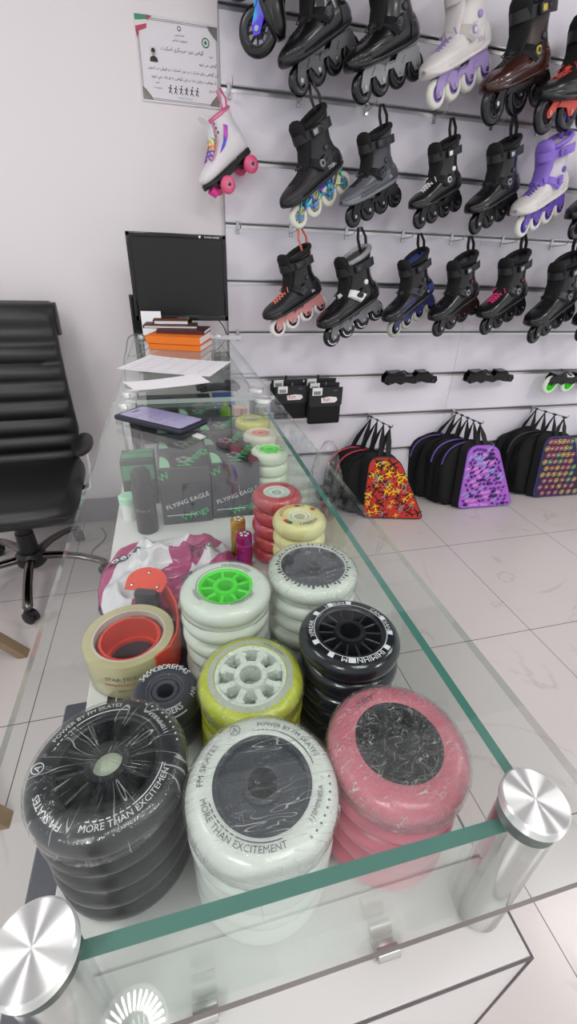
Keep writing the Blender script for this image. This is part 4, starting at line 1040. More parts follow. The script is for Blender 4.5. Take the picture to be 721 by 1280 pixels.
# crumpled clear bag with dark wheels between the counter and the airplane bag
def clear_bag():
    o = empty('clear_plastic_bag', (.735, -.17, 0), label='crumpled clear plastic bag standing between the counter and the airplane bag', cat='plastic bag')
    g = G(); rg = []
    for i in range(15):
        z = .003+.44*i/14; e = math.sin(pi*min(1, .18+.82*i/14))**.5 if i < 14 else .25
        ring = []
        for k in range(40):
            a = 2*pi*k/40; d = 1+.22*noise.noise(Vector((cos(a)*2.2, sin(a)*2.2, z*14)))+.12*noise.noise(Vector((cos(a)*6, sin(a)*6, z*30)))
            ring.append((.088*e*d*cos(a)+.02*z, .080*e*d*sin(a), z))
        rg.append(ring)
    g.loft(rg); g.build('bag_film', film('bag_film', 26., 1., .2, .06), o, sharp=0)
    for (x, y, z, l) in ((.015, -.02, .046, 'lower dark wheel inside the clear plastic bag'), (.0, .01, .148, 'upper dark wheel inside the clear plastic bag')):
        wheel_thing((.735+x, -.17+y, z), .044, .012, .026, BLKW, HUBK, 'mid', 8, 0, (1.3, .3), l)
clear_bag()

# ------------------------------------------------------------------ certificate
AR = {'ا': (0xFE8D, 2), 'ب': (0xFE8F, 4), 'پ': (0xFB56, 4), 'ت': (0xFE95, 4), 'ج': (0xFE9D, 4), 'د': (0xFEA9, 2), 'ر': (0xFEAD, 2), 'ز': (0xFEAF, 2), 'س': (0xFEB1, 4), 'ش': (0xFEB5, 4), 'ف': (0xFED1, 4), 'ک': (0xFB8E, 4), 'گ': (0xFB92, 4), 'ل': (0xFEDD, 4), 'م': (0xFEE1, 4), 'ن': (0xFEE5, 4), 'و': (0xFEED, 2), 'ه': (0xFEE9, 4), 'ی': (0xFBFC, 4), 'ق': (0xFED5, 4), 'ح': (0xFEA1, 4), 'ع': (0xFEC9, 4)}
def arabic(s):
    out = []; n = len(s)
    for i, c in enumerate(s):
        if c not in AR: out.append(c); continue
        b, k = AR[c]; prev = i > 0 and s[i-1] in AR and AR[s[i-1]][1] == 4; nxt = k == 4 and i < n-1 and s[i+1] in AR
        f = (3 if nxt else 1) if prev else (2 if nxt else 0)
        out.append(chr(b+f))
    return ''.join(reversed(out))
def certificate():
    W_, H_ = .284, .222
    o = empty('certificate', (.131, .0172, 1.83), (0, 0, 0), 1., 'white certificate with green and red ribbon corner on the wall', 'certificate')
    d = -.002
    p = G(); p.rbox((0, 0, 0), (W_, .004, H_), .0015, 1)
    p.build('plaque', M('certificate_paper', '#e2dfe4', .45), o)
    b = G(); y = -.0026
    def rect(x0, z0, x1, z1, mi=0): b.box(((x0+x1)/2, y, (z0+z1)/2), (x1-x0, .0006, z1-z0), mi)
    a, c = W_/2-.006, H_/2-.006
    for q in (0, .004): rect(-a+q, c-q-.0012, a-q, c-q); rect(-a+q, -c+q, a-q, -c+q+.0012); rect(-a+q, -c+q, -a+q+.0012, c-q); rect(a-q-.0012, -c+q, a-q, c-q)
    for sx, sz in ((1, 1), (1, -1), (-1, -1)):
        pts = [(sx*a, sz*c)] + [(sx*(a-.036*cos(t)), sz*(c-.036*sin(t))) for t in [pi/2*k/8 for k in range(9)]]
        pts = [(sx*a, sz*c), (sx*(a-.036), sz*c), (sx*(a-.028), sz*(c-.012)), (sx*(a-.012), sz*(c-.028)), (sx*a, sz*(c-.036))]
        b.prism(pts, y-.0006, y)
    b.build('ornamental_border', M('border_grey', '#8b8a84', .6, mottle=.5), o)
    r = G()
    for mi, (u0, u1) in enumerate(((0, .011), (.011, .021), (.021, .031))):
        r.prism([(-a-.004, c+.004-u0*1.4), (-a+.038-u0*.2, c+.005-u0), (-a+.038-u1*.2, c+.005-u1), (-a-.004, c+.004-u1*1.4)], -.0046, -.0028, mi)
    r.prism([(-a-.004, c-.035), (-a+.006, c-.04), (-a-.001, c-.055)], -.0046, -.0028, 2); r.prism([(-a+.036, c+.005), (-a+.052, c+.004), (-a+.036, c-.008)], -.0046, -.0028, 2)
    r.build('ribbon', [M('ribbon_green', '#3f8f6c', .5), M('ribbon_white', '#e0dcdc', .5), M('ribbon_red', '#bc3f5c', .5)], o)
    e = G(); X = TR(.094, -.0028, .062) @ RX(pi/2)
    e.lathe([(.0, .0004), (.010, .0004)], 30, 1, X); e.lathe([(.010, .0006), (.0135, .0006)], 30, 0, X); e.lathe([(0, .0009), (.005, .0009)], 8, 0, X); e.build('emblem', [M('emblem_green', '#2f6f5a', .5), M('emblem_pale', '#cfd8d2', .5)], o)
    ph = G(); ph.box((-.088, -.0027, .016), (.028, .0008, .040), 0)
    ph.prism([(-.1015, -.004), (-.0745, -.004), (-.076, .006), (-.084, .011), (-.092, .011), (-.1, .006)], -.0038, -.0032, 1)
    ph.prism([(-.088+.0062*cos(t), .019+.0088*sin(t)) for t in [2*pi*k/16 for k in range(16)]], -.0044, -.0036, 2)
    ph.prism([(-.0946, .02), (-.0815, .02), (-.081, .026), (-.085, .031), (-.091, .031), (-.095, .026)], -.0048, -.0038, 1)
    ph.build('portrait_photo', [M('photo_back', '#d5dadd', .5), M('photo_dark', '#2a2a30', .6), M('photo_skin', '#b98f7c', .6)], o)
    t = G(); Q = lambda x, z: TR(x, -.0028, z) @ RX(pi/2)
    t.text(arabic('گواهی دوره مربیگری اسکیت'), .01312, 0, Q(.012, .030)); t.text(arabic('جمهوری اسلامی'), .0082, 0, Q(.005, .056)); t.text(arabic('فدراسیون'), .0082, 0, Q(.005, .070))
    t.text(arabic('گواهی می شود'), .01066, 0, Q(.098, .002)); t.text(arabic('دوره'), .0082, 0, Q(.11, .026))
    for k, z in enumerate((-.022, -.044)): t.text(arabic(('این گواهی برای شرکت در دوره اسکیت و قبولی در آزمون', 'با موفقیت پایان داده و این گواهی به او داده می شود')[k].replace('آ', 'ا')), .01107, 0, Q(.012, z))
    t.text(arabic('با احترام'), .00984, 0, Q(.115, -.066)); t.text(arabic('دبیر'), .00902, 0, Q(-.082, -.058)); t.text(arabic('سرپرست'), .0082, 0, Q(-.082, -.072)); t.text(arabic('رییس هیات اسکیت'), .00656, 0, Q(.012, -.093))
    t.lathe([(.0045, 0), (.0065, 0)], 16, 0, Q(.005, .088))
    t.build('lettering', INK, o)
    k = G()
    for i in range(6):
        x = -.04+i*.019; z = -.074; s = (1, .9, 1.1, .85, 1.15, 1.05)[i]
        k.tube([(x-.004, -.003, z-.008), (x, -.003, z), (x+.002*s, -.003, z+.009*s)], [.0011, .0016, .0018], 6, flat=.3); k.tube([(x, -.003, z), (x+.006*s, -.003, z-.009)], .0012, 6, flat=.3); k.tube([(x-.006, -.003, z+.006), (x+.002, -.003, z+.007), (x+.007, -.003, z+.003*s)], .001, 6, flat=.3)
        k.lathe([(0, .0), (.0024, 0)], 10, 0, TR(x+.003*s, -.0034, z+.0125*s) @ RX(pi/2))
    k.build('athlete_silhouettes', INK, o)
certificate()
# ------------------------------------------------------------------ things on the glass
G0 = GT+.0004
def monitor():
    o = empty('monitor', (.065, -.20, G0), (0, 0, .0), 1., 'black flat monitor at the far end of the counter', 'monitor')
    w, h, zc = .362, .297, .2095
    m = RX(radians(-3)); b = G()
    b.rbox((0, .012, zc), (w-.03, .03, h-.03), .008, 2)
    fr = .015
    b.rbox((0, 0, zc+h/2-fr/2), (w, .022, fr), .003, 2); b.rbox((0, 0, zc-h/2+.010), (w, .022, .020), .003, 2)
    for s in (-1, 1): b.rbox((s*(w/2-fr/2), 0, zc), (fr, .022, h), .003, 2)
    b.build('bezel', BLACKG, o, sharp=35)
    s = G(); s.box((0, -.004, zc+.004), (w-.026, .006, h-.030)); s.build('screen', M('screen_off', '#0b0c0e', .35), o)
    t = G(); t.text('SAMSUNG', .010, 0, TR(0, -.0115, zc-h/2+.006) @ RX(pi/2)); t.build('brand_lettering', M('lettering_silver', '#b8b8bc', .4), o)
    k = G(); k.text('FLYING EAGLE', .0085, 0, TR(.128, -.0115, zc+h/2-.0115) @ RX(pi/2)); X = TR(.083, -.0115, zc+h/2-.0085) @ RX(pi/2)
    k.add([(-.004, .004, 0), (.004, .004, 0), (.004, -.001, 0), (0, -.005, 0), (-.004, -.001, 0)], [(0, 1, 2, 3, 4)], 0, X); k.build('sticker', WHITEINK, o)
    n = G(); n.loft([[(x*q, .016+y*.016, z) for x, y in ((-1, -1), (1, -1), (1, 1), (-1, 1))] for q, z in ((.045, .012), (.036, .03), (.03, .11))]); n.build('stand_neck', BLACKG, o, sharp=30)
    f = G(); f.lathe([(0, .014), (.05, .013), (.092, .006), (.095, 0), (0, 0)], 40, 0, TR(0, .02, 0)); f.build('stand_foot', BLACKG, o)
monitor()
def misc_far():
    o = empty('speaker_box', (-.112, -.168, G0), (0, .0, .25), 1., 'narrow black upright panel behind the left side of the monitor', 'speaker')
    g = G(); g.rbox((0, 0, .075), (.045, .012, .15), .003, 2); g.build('housing', BLACK, o); g = G(); g.rbox((0, -.007, .08), (.034, .003, .12), .001, 1); g.build('grille', BLACKF, o)
    g = G(); r = []
    for i in range(9):
        t = i/8; r.append([(-.095+.075*u, -.225-.015*t-.02*sin(u*2)*t, GT+.012+.085*(1-t)-.012*u*t) for u in (0, .33, .66, 1)])
    vs = [p for q in r for p in q]; fs = [(i*4+k, i*4+k+1, (i+1)*4+k+1, (i+1)*4+k) for i in range(8) for k in range(3)]
    n = len(vs); vs = vs+[(x, y+.0006, z) for x, y, z in vs]; fs2 = [tuple(n+i for i in reversed(f)) for f in fs]
    g.add(vs, fs+fs2); tag(g.build('paper_sheet', PAPER), 'white paper sheet leaning against the foot of the monitor', 'paper')
misc_far()
def book(c, size, rz, cover, lab, cat='book', thick=.002, name='book', grp=None):
    L, Wd, H = size
    o = empty(name, c, (0, 0, rz), 1., lab, cat, grp)
    g = G(); g.rbox((0, 0, H-thick/2), (L, Wd, thick), .0008, 1); g.rbox((0, 0, thick/2), (L, Wd, thick), .0008, 1); g.rbox((-L/2+thick/2, 0, H/2), (thick, Wd, H), .0008, 1)
    g.build('cover', cover, o)
    g = G(); g.box((.001, 0, H/2), (L-.008, Wd-.006, H-2*thick)); g.build('pages', PAPER, o)
    return o
OR1 = M('orange_cover', '#ee7a17', .45); MAR = M('maroon_leather', '#4b1c20', .4, bump=.2); BRN = M('brown_leather', '#4a2f1d', .4, bump=.2); BRN2 = M('wood_brown', '#6b3a1e', .45)
book((.045, -.435, G0), (.165, .185, .020), 1.22, OR1, 'thick orange book at the bottom of the pile before the monitor', grp='books in the pile before the monitor')
book((.040, -.43, G0+.0203), (.17, .19, .026), 1.25, OR1, 'thick orange book, upper one of the two', grp='books in the pile before the monitor')
book((.060, -.40, G0+.0466), (.13, .17, .013), 1.30, MAR, 'thin maroon book lying on the orange books', grp='books in the pile before the monitor')
book((.015, -.375, G0+.0599), (.19, .10, .010), -.1, BRN, 'dark brown notebook lying on the maroon book', 'notebook', name='notebook', grp='books in the pile before the monitor')
book((.015, -.365, G0+.0702), (.125, .07, .014), -.05, BRN2, 'small red-brown wallet on top of the book pile', 'wallet', name='wallet', grp='books in the pile before the monitor')
def sheet(pts, z, lab, lines, name='paper_sheet', holes=0, curl=.004):
    TL, TRr, BR, BL = [Vector((*p, 0)) for p in pts]; g = G(); n = 12; vs = []; fs = []
    def at(u, v, dz=0):
        p = BL.lerp(BR, u).lerp(TL.lerp(TRr, u), v); e = abs(u-.5)*2
        return Vector((p.x, p.y, z+curl*(e**3)*(.4+.6*v)+dz))
    for k in (0, 1):
        b = len(vs)
        for j in range(n+1):
            for i in range(n+1): vs.append(at(i/n, j/n, .0004*k))
        for j in range(n):
            for i in range(n): q = b+j*(n+1)+i; fs.append((q, q+1, q+n+2, q+n+1))
    g.add(vs, fs, 0)
    if lines:
        for u in lines[0]:
            for s in range(12):
                a0, a1 = .06+.88*s/12, .06+.88*(s+1)/12; g.add([at(u-.002, a0, .0008), at(u+.002, a0, .0008), at(u+.002, a1, .0008), at(u-.002, a1, .0008)], [(0, 1, 2, 3)], 1)
        for v in lines[1]:
            for s in range(12):
                a0, a1 = .05+.9*s/12, .05+.9*(s+1)/12; g.add([at(a0, v-.003, .0008), at(a1, v-.003, .0008), at(a1, v+.003, .0008), at(a0, v+.003, .0008)], [(0, 1, 2, 3)], 1)
    for k in range(holes):
        u = .06+.88*k/(holes-1); p = at(u, .96, .0009); g.lathe([(0, 0), (.0032, 0)], 10, 1, TR(*p))
    return tag(g.build(name, [PAPER, M('table_ink', '#a8a2b4', .7)], sharp=60), lab, 'paper')
sheet(((-.062, -.60), (.185, -.73), (.10, -.915), (-.152, -.79)), G0, 'large printed white sheet with a ruled table before the orange books', ((.12, .3, .48, .66, .84), (.1, .25, .4, .55, .7, .85)), holes=9)
sheet(((-.124, -.965), (.066, -.885), (.096, -.985), (-.09, -1.045)), G0+.0012, 'smaller blank white sheet before the printed sheet', None)
sheet(((.17, -.16), (.30, -.20), (.285, -.30), (.14, -.26)), G0+.0002, 'white sheet overhanging the right far corner of the counter', None)
def cable(pts, r, m, lab):
    P = [Vector(p) for p in pts]; out = []
    for i in range(len(P)-1):
        a, b, c, d = P[max(i-1, 0)], P[i], P[i+1], P[min(i+2, len(P)-1)]
        for k in range(8):
            t = k/8; out.append(.5*((2*b)+(c-a)*t+(2*a-5*b+4*c-d)*t*t+(3*b-a-3*c+d)*t**3))
    out.append(P[-1]); g = G(); g.tube(out, r, 8); tag(g.build('cable', m), lab, 'cable')
cable(((.15, -.16, 1.01), (.19, -.14, 1.02), (.225, -.13, .995), (.245, -.135, .9565), (.25, -.16, .957)), .0022, BLACK, 'black cable hanging from the right side of the monitor')
cable(((-.06, -.34, .9565), (-.10, -.36, .985), (-.135, -.43, .985), (-.142, -.52, .958), (-.15, -.56, .93), (-.152, -.60, .86)), .0022, M('grey_cable', '#8c918e', .5), 'grey cable looping over the left edge of the counter')
def phone():
    a = math.atan2(-.125, .137)
    o = empty('phone', (-.030, -1.281, G0), (0, 0, a), 1., 'smartphone in a dark blue case lying on the glass', 'phone')
    c = G(); c.rbox((0, 0, .0052), (.172, .082, .0104), .0042, 3); c.build('case', M('navy_case', '#14152a', .45), o, sharp=60)
    s = G(); out = []
    for (x, y, q) in ((.078, .0335, 0), (-.078, .0335, 1), (-.078, -.0335, 2), (.078, -.0335, 3)):
        for k in range(7): t = q*pi/2+pi/2*k/6; out.append((x-math.copysign(.006, x)+.006*cos(t), y-math.copysign(.006, y)+.006*sin(t)))
    s.prism(out, .0103, .0108, plane='xy'); s.build('screen', M('phone_screen', '#8f8bb4', .12, coat=.6), o, sharp=30)
    k = G(); k.rbox((-.066, 0, .0109), (.006, .020, .0004), .0001, 1)
    r = random.Random(3)
    for i in range(4):
        for j in range(5):
            if r.random() < .8: k.box((-.04+i*.026, -.024+j*.012, .0109), (.010*r.uniform(.4, 1), .0016, .0002), 0)
    k.build('screen_marks', M('phone_ink', '#55527a', .4), o)
    g = G(); g.rbox((.097, -.004, .0055), (.022, .018, .0012), .0003, 1, 0, RY(.15)); tag(g.build('phone_tag', WHITEP, o), 'white paper tag under the phone case')
phone()

# ------------------------------------------------------------------ things inside the case
BOXM = M('box_charcoal', '#3c4143', .5); BOXT = M('box_dark_top', '#15181a', .5); GRN = M('box_green', '#22c06c', .5); GRYP = M('box_grey_print', '#8d9193', .5); MINT = M('mint_green', '#8fc5a0', .45)
def eagle_box(x, y, lab, w=.0885, d=.098, h=.112, rz=0.):
    o = empty('wheel_box', (x, y, CT+.0004), (0, 0, rz), 1., lab, 'box', 'charcoal boxes in the case')
    g = G(); g.rbox((0, 0, h/2), (w, d, h), .0012, 1); g.build('carton', BOXM, o)
    p = G(); X = TR(-w*.40, -d/2-.0004, h*.28) @ RX(pi/2) @ RZ(.30)
    p.text('FLYING EAGLE', .0125, 0, X, 'l'); p.box((-.01, -d/2-.0003, h*.17), (w*.6, .0004, .0012), 0); p.build('lettering', WHITEINK, o)
    q = G(); X = TR(w*.18, -d/2-.0004, h*.12) @ RX(pi/2) @ RZ(.35); q.text('Wings', .02, 0, X); X = TR(-w*.36, -d/2-.0004, h*.82) @ RX(pi/2) @ RZ(.5); q.text('W', .02, 0, X)
    X = TR(w*.33, -d*.12, h+.0012) @ RZ(1.1); q.text('Wings', .034, 0, X); q.build('green_script', GRN, o)
    t = G(); t.prism([(-w*.22, -d*.47), (w*.49, -d*.47), (w*.49, d*.2), (-w*.30, d*.25)], h+.0001, h+.0010, plane='xy'); t.build('dark_lid_flap', BOXT, o, sharp=20)
    m = G(); m.prism([(-w*.46, -d*.44)]+[(-w*.46+w*.20*cos(a), -d*.44+d*.5*sin(a)) for a in [pi/2*k/8 for k in range(9)]], h+.0001, h+.0008, plane='xy'); m.build('mint_panel', MINT, o, sharp=20)
    l = G(); cx, cy = w*.02, -d*.14
    for k in range(5):
        a = 2*pi*k/5+.3; l.prism([(cx+.004*cos(a), cy+.004*sin(a)), (cx+.013*cos(a-.5), cy+.013*sin(a-.5)), (cx+.015*cos(a), cy+.015*sin(a)), (cx+.013*cos(a+.45), cy+.013*sin(a+.45))], h+.001, h+.0014, plane='xy')
    l.build('wheel_emblem', GRYP, o, sharp=20)
ey = -1.394
for i, (x, y, lab) in enumerate(((.004, ey, 'charcoal box in the front row beside the black bottle'), (.095, ey+.006, 'charcoal box in the front row beside the pale green wheels'), (.002, ey+.10, 'charcoal box in the second row on the bottle side'), (.092, ey+.105, 'charcoal box in the second row on the wheel side'),
                                  (.0, ey+.20, 'charcoal box in the third row under the phone'), (.090, ey+.205, 'charcoal box in the third row on the wheel side'), (.05, ey+.302, 'charcoal box in the fourth row behind the phone'))):
    eagle_box(x, y, lab, h=.112 if i < 2 else (.104 if i < 6 else .108))
def green_box():
    o = empty('green_box', (-.080, -1.325, CT+.0004), label='green and black box behind the black bottle', cat='box')
    g = G(); g.rbox((0, 0, .047), (.062, .06, .094), .001, 1); g.build('carton', M('dark_green_carton', '#33433b', .5), o)
    g = G(); g.box((0, -.004, .0945), (.058, .022, .001)); g.box((0, -.0305, .07), (.058, .001, .03)); g.prism([(-.029, .01), (.0, .028), (.029, .028), (.029, .012)], .0941, .0950, plane='xy'); g.build('green_print', M('carton_green', '#4d8f68', .5), o)
green_box()
def bottle():
    o = empty('spray_bottle', (-.0675, -1.452, CT+.0004), label='tall black bottle standing between the jar and the charcoal boxes', cat='bottle')
    g = G(); g.lathe([(0, 0), (.0175, 0), (.0185, .002), (.0185, .084), (.0175, .09), (.0165, .092)], 36); g.lathe([(.0165, .092), (.0165, .108), (.015, .117), (.009, .122), (0, .123)], 36, 0); g.build('bottle_body', M('bottle_black', '#2e2f31', .3), o)
    t = G()
    for k, (s, z) in enumerate((('sinus o', .046),)): t.text(s, .010, 0, None, 'c', lambda x, y, z=z: (.0188*sin(x/.0188-.25), -.0188*cos(x/.0188-.25), z+y))
    t.build('lettering', GRYP, o)
bottle()
def jar():
    o = empty('small_jar', (-.1, -1.405, CT+.0004), label='small white jar with pale green lid behind the black bottle', cat='jar')
    g = G(); g.lathe([(0, 0), (.0125, 0), (.0145, .03), (.0145, .036), (0, .036)], 32); g.build('jar_body', M('jar_white', '#dfe3df', .4), o)
    g = G(); g.lathe([(0, .05), (.013, .05), (.0165, .047), (.0165, .0355), (0, .0355)], 36); g.build('lid', M('lid_mint', '#a9dcbc', .35), o)
jar()
def canister(x, y, h, m, lab):
    o = empty('bearing_canister', (x, y, CT+.0004), label=lab, cat='canister', group='metallic canisters in the case')
    g = G(); g.lathe([(0, 0), (.0118, 0), (.0122, .001), (.0122, h*.74), (.0116, h*.75), (.0122, h*.76), (.0122, h-.002), (.0112, h), (0, h)], 40); g.build('canister_body', m, o, sharp=35)
    l = G()
    for k in range(5):
        a = 2*pi*k/5; l.add([(.002*cos(a), .002*sin(a), h+.0004), (.007*cos(a-.45), .007*sin(a-.45), h+.0004), (.008*cos(a), .008*sin(a), h+.0004), (.007*cos(a+.45), .007*sin(a+.45), h+.0004)], [(0, 1, 2, 3)])
    l.build('lid_emblem', WHITEINK, o)
canister(.081, -1.555, .066, M('gold_anodised', '#d3a018', .25, .7), 'gold metallic canister behind the magenta one'); canister(.0845, -1.597, .063, M('magenta_anodised', '#b81f78', .25, .6), 'magenta metallic canister beside the red wheels')

# shopping bag lying in the case
def bag_h(x, y):
    u, v = (x+.030)/.105, (y+1.605)/.092
    q = max(0, 1-abs(u)**2.6-abs(v)**2.6*.95)
    def rid(k, sx, sy, o): return (1-min(1, abs(noise.noise(Vector((x*sx+o, y*sy-o, k))))*2.6))**1.5
    f = rid(1., 15, 22, 3.)*.022+rid(4., 30, 26, 7.)*.012+noise.noise(Vector((x*60, y*50, 5.)))*.004-.012
    return CT+.0015+(q**.5)*max(.003, .036+f)
def shopping_bag():
    m, t, out = nt('bag_plastic')
    tc = N(t, 'ShaderNodeTexCoord'); mp = N(t, 'ShaderNodeMapping'); mp.inputs['Rotation'].default_value = (0, 0, -.55); mp.inputs['Location'].default_value = (0, .02, 0)
    t.links.new(tc.outputs['Object'], mp.inputs['Vector']); n = N(t, 'ShaderNodeTexNoise', Scale=11., Detail=1.); t.links.new(mp.outputs[0], n.inputs['Vector'])
    sx = N(t, 'ShaderNodeSeparateXYZ'); t.links.new(tc.outputs['Object'], sx.inputs[0])
    a1 = N(t, 'ShaderNodeMath', operation='MULTIPLY_ADD'); a1.inputs[1].default_value = -.55; t.links.new(sx.outputs[1], a1.inputs[0]); t.links.new(sx.outputs[0], a1.inputs[2])
    a2 = N(t, 'ShaderNodeMath', operation='MULTIPLY_ADD'); a2.inputs[1].default_value = .07; t.links.new(n.outputs['Fac'], a2.inputs[0]); t.links.new(a1.outputs[0], a2.inputs[2])
    a3 = N(t, 'ShaderNodeMapRange'); a3.inputs['From Min'].default_value = -.085; a3.inputs['From Max'].default_value = .155; t.links.new(a2.outputs[0], a3.inputs['Value'])
    cr = N(t, 'ShaderNodeValToRGB'); cr.color_ramp.interpolation = 'CONSTANT'; e = cr.color_ramp.elements
    stops = ((0, '#a92a6c'), (.15, '#dcd9de'), (.49, '#a92a6c'), (.70, '#dcd9de'), (.80, '#a92a6c'), (.90, '#dcd9de'))
    while len(e) < len(stops): e.new(.5)
    for k, (pp, c) in enumerate(stops): e[k].position = pp; e[k].color = rgb(c)
    t.links.new(a3.outputs[0], cr.inputs[0])
    p = N(t, 'ShaderNodeBsdfPrincipled', Roughness=.3); t.links.new(cr.outputs[0], p.inputs['Base Color']); p.inputs['Coat Weight'].default_value = .3
    b = N(t, 'ShaderNodeTexNoise', Scale=55., Detail=3., Distortion=1.); t.links.new(tc.outputs['Object'], b.inputs['Vector']); bp = N(t, 'ShaderNodeBump', Strength=.5, Distance=.006); t.links.new(b.outputs[0], bp.inputs['Height']); t.links.new(bp.outputs[0], p.inputs['Normal'])
    tr = N(t, 'ShaderNodeBsdfTransparent'); mx = N(t, 'ShaderNodeMixShader'); mx.inputs[0].default_value = .88; t.links.new(tr.outputs[0], mx.inputs[1]); t.links.new(p.outputs[0], mx.inputs[2]); t.links.new(mx.outputs[0], out.inputs[0])
    o = empty('shopping_bag', (-.03, -1.605, 0), label='crumpled white and magenta plastic shopping bag inside the case', cat='shopping bag')
    g = G(); n_ = 70; vs = []; fs = []; nr = 40
    for j in range(nr+1):
        for i in range(n_):
            a = 2*pi*i/n_; rr = (j/nr); k = rr*(1+.06*noise.noise(Vector((cos(a)*3, sin(a)*3, 2)))*rr)
            e = 2/3.0; x = .104*k*abs(cos(a))**e*math.copysign(1, cos(a)); y = .090*k*abs(sin(a))**e*math.copysign(1, sin(a))
            vs.append((x, y, bag_h(x-.03, y-1.605)))
    for j in range(nr):
        for i in range(n_): fs.append((j*n_+i, j*n_+(i+1) % n_, (j+1)*n_+(i+1) % n_, (j+1)*n_+i))
    fs.append([nr*n_+i for i in range(n_)])
    g.add(vs, fs); g.build('bag_film', m, o, sharp=0)
    t2 = G(); pr = lambda X: (lambda x, y: None)
    def put(txt, size, x0, y0, rot, mi):
        c, s = cos(rot), sin(rot)
        def bend(x, y): X, Y = x0+x*c-y*s, y0+x*s+y*c; return (X, Y, bag_h(X-.03, Y-1.605)+.0012)
        t2.text(txt, size, mi, None, 'c', bend)
    def blob(x0, y0, a, b, rot, mi):
        c, s = cos(rot), sin(rot); ring = []; vs = []; fs = []; n = 20
        for k in range(5):
            for i in range(n):
                w = 2*pi*i/n; x, y = a*k/4*cos(w), b*k/4*sin(w); X, Y = x0+x*c-y*s, y0+x*s+y*c; vs.append((X, Y, bag_h(X-.03, Y-1.605)+.0008))
        for k in range(4):
            for i in range(n): fs.append((k*n+i, k*n+(i+1) % n, (k+1)*n+(i+1) % n, (k+1)*n+i))
        t2.add(vs, fs, mi)
    blob(-.066, .030, .028, .013, .5, 1); put('Par', .024, -.067, .024, .5, 0); put('Parfum', .017, .055, .012, .35, 1); blob(.03, -.06, .015, .010, .4, 1)
    t2.build('bag_print', [WHITEINK, M('bag_print_dark', '#33323c', .5)], o, flip=False)
shopping_bag()

# tape roll in a red dispenser, black cards below
def tape():
    g = G(); g.prism([(-.107, -1.90), (-.03, -1.90), (.0, -1.83), (-.02, -1.70), (-.10, -1.70)], CT+.0006, CT+.0030, plane='xy')
    X = TR(-.088, -1.822, CT+.0034)
    for a in (.1, .45, -.25): g.box((0, 0, 0), (.03, .0012, .0004), 1, X @ RZ(a))
    g.box((0, 0, 0), (.0012, .022, .0004), 1, X @ TR(-.006, .004, 0)); tag(g.build('black_card', [M('card_black', '#25262b', .5), WHITEINK], sharp=30), 'black card with white scribble lying under the tape roll', 'card')
    cx, cy, z0, h = -.0765, -1.7625, CT+.0036, .048
    o = empty('tape_roll', (cx, cy, z0), label='wide roll of clear tan packing tape', cat='tape')
    g = G(); g.lathe([(.0415, 0), (.050, 0), (.0505, .001), (.0505, h-.001), (.050, h), (.0415, h)], 80, closed=True); g.build('tape_band', M('packing_tape', '#b9b189', .25, coat=.4), o, sharp=30)
    g = G(); g.lathe([(.0385, .0005), (.0415, .0005), (.0415, h-.0005), (.0385, h-.0005)], 80, closed=True); g.build('cardboard_core', M('core_pale', '#c2b6ac', .7), o, sharp=30)
    t = G()
    def bnd(z): return lambda x, y: (.0508*sin(x/.0508), -.0508*cos(x/.0508), z+y)
    t.text('STAR TELECOM', .0075, 0, None, 'c', bnd(.028)); t.text('PREMIUM ADHESIVE TAPE', .0048, 1, None, 'c', bnd(.020)); t.text('48MM X 100M', .0045, 0, None, 'c', bnd(.011))
    def ib(z): return lambda x, y: (-.0383*sin(x/.0383-.5), .0383*cos(x/.0383-.5), z+y)
    t.text('STRONG TAPE', .0060, 0, None, 'c', ib(.036)); t.build('lettering', [M('tape_ink', '#6b6650', .6), M('tape_red_ink', '#b8604c', .6)], o)
    d = empty('tape_dispenser', (cx, cy, z0), label='red hand tape dispenser holding the tape roll', cat='tape dispenser')
    rd = M('dispenser_red', '#dd4a38', .35)
    g = G(); g.lathe([(.0285, .002), (.033, .002), (.033, .014), (.0375, .018), (.0375, h-.012), (.034, h-.006), (.0315, h-.006), (.0315, .012), (.0285, .012)], 60, closed=True); g.build('hub_ring', rd, d, sharp=40)
    g = G(); g.lathe([(0, .002), (.0285, .002), (.0285, .006), (0, .006)], 40); g.text('BEST', .008, 1, TR(-.010, -.006, .0066)); g.text('TAPE', .008, 1, TR(-.010, -.016, .0066)); g.build('hub_disc', [M('hub_dark', '#33323a', .5), WHITEINK], d, sharp=40)
    g = G(); W3 = Vector((0, 0, .044))
    path = [(.030, -.043, .028), (.046, -.030, .028), (.0535, -.012, .029), (.056, .012, .030), (.054, .038, .031), (.046, .066, .032), (.036, .080, .033)]
    g.ribbon(path, W3, .0022); g.build('arm', rd, d, sharp=40)
    g = G(); X = TR(.020, .078, .057) @ RZ(-.35) @ RX(.35) @ Matrix.Scale(.84, 4)
    out = [(-.032, -.014), (.026, -.014), (.030, .006)]+[(-.003+.031*cos(a), .004+.024*sin(a)) for a in [pi*k/12 for k in range(1, 12)]]+[(-.034, .002)]
    g.prism(out, -.0013, .0013, 0, X, plane='xy')
    for x, y in ((-.022, -.006), (.018, -.006), (-.002, .018)): g.lathe([(0, .0032), (.0022, .0028), (.003, .0013)], 12, 1, X @ TR(x, y, 0))
    g.build('blade_plate', [rd, STEEL], d, sharp=40)
    g = G(); g.rbox((.018, .066, .030), (.03, .014, .050), .003, 2, 0, TR(.018, .066, 0) @ RZ(-.35) @ TR(-.018, -.066, 0)); g.build('roller_block', M('dispenser_dark', '#3a3b40', .4), d)
tape()

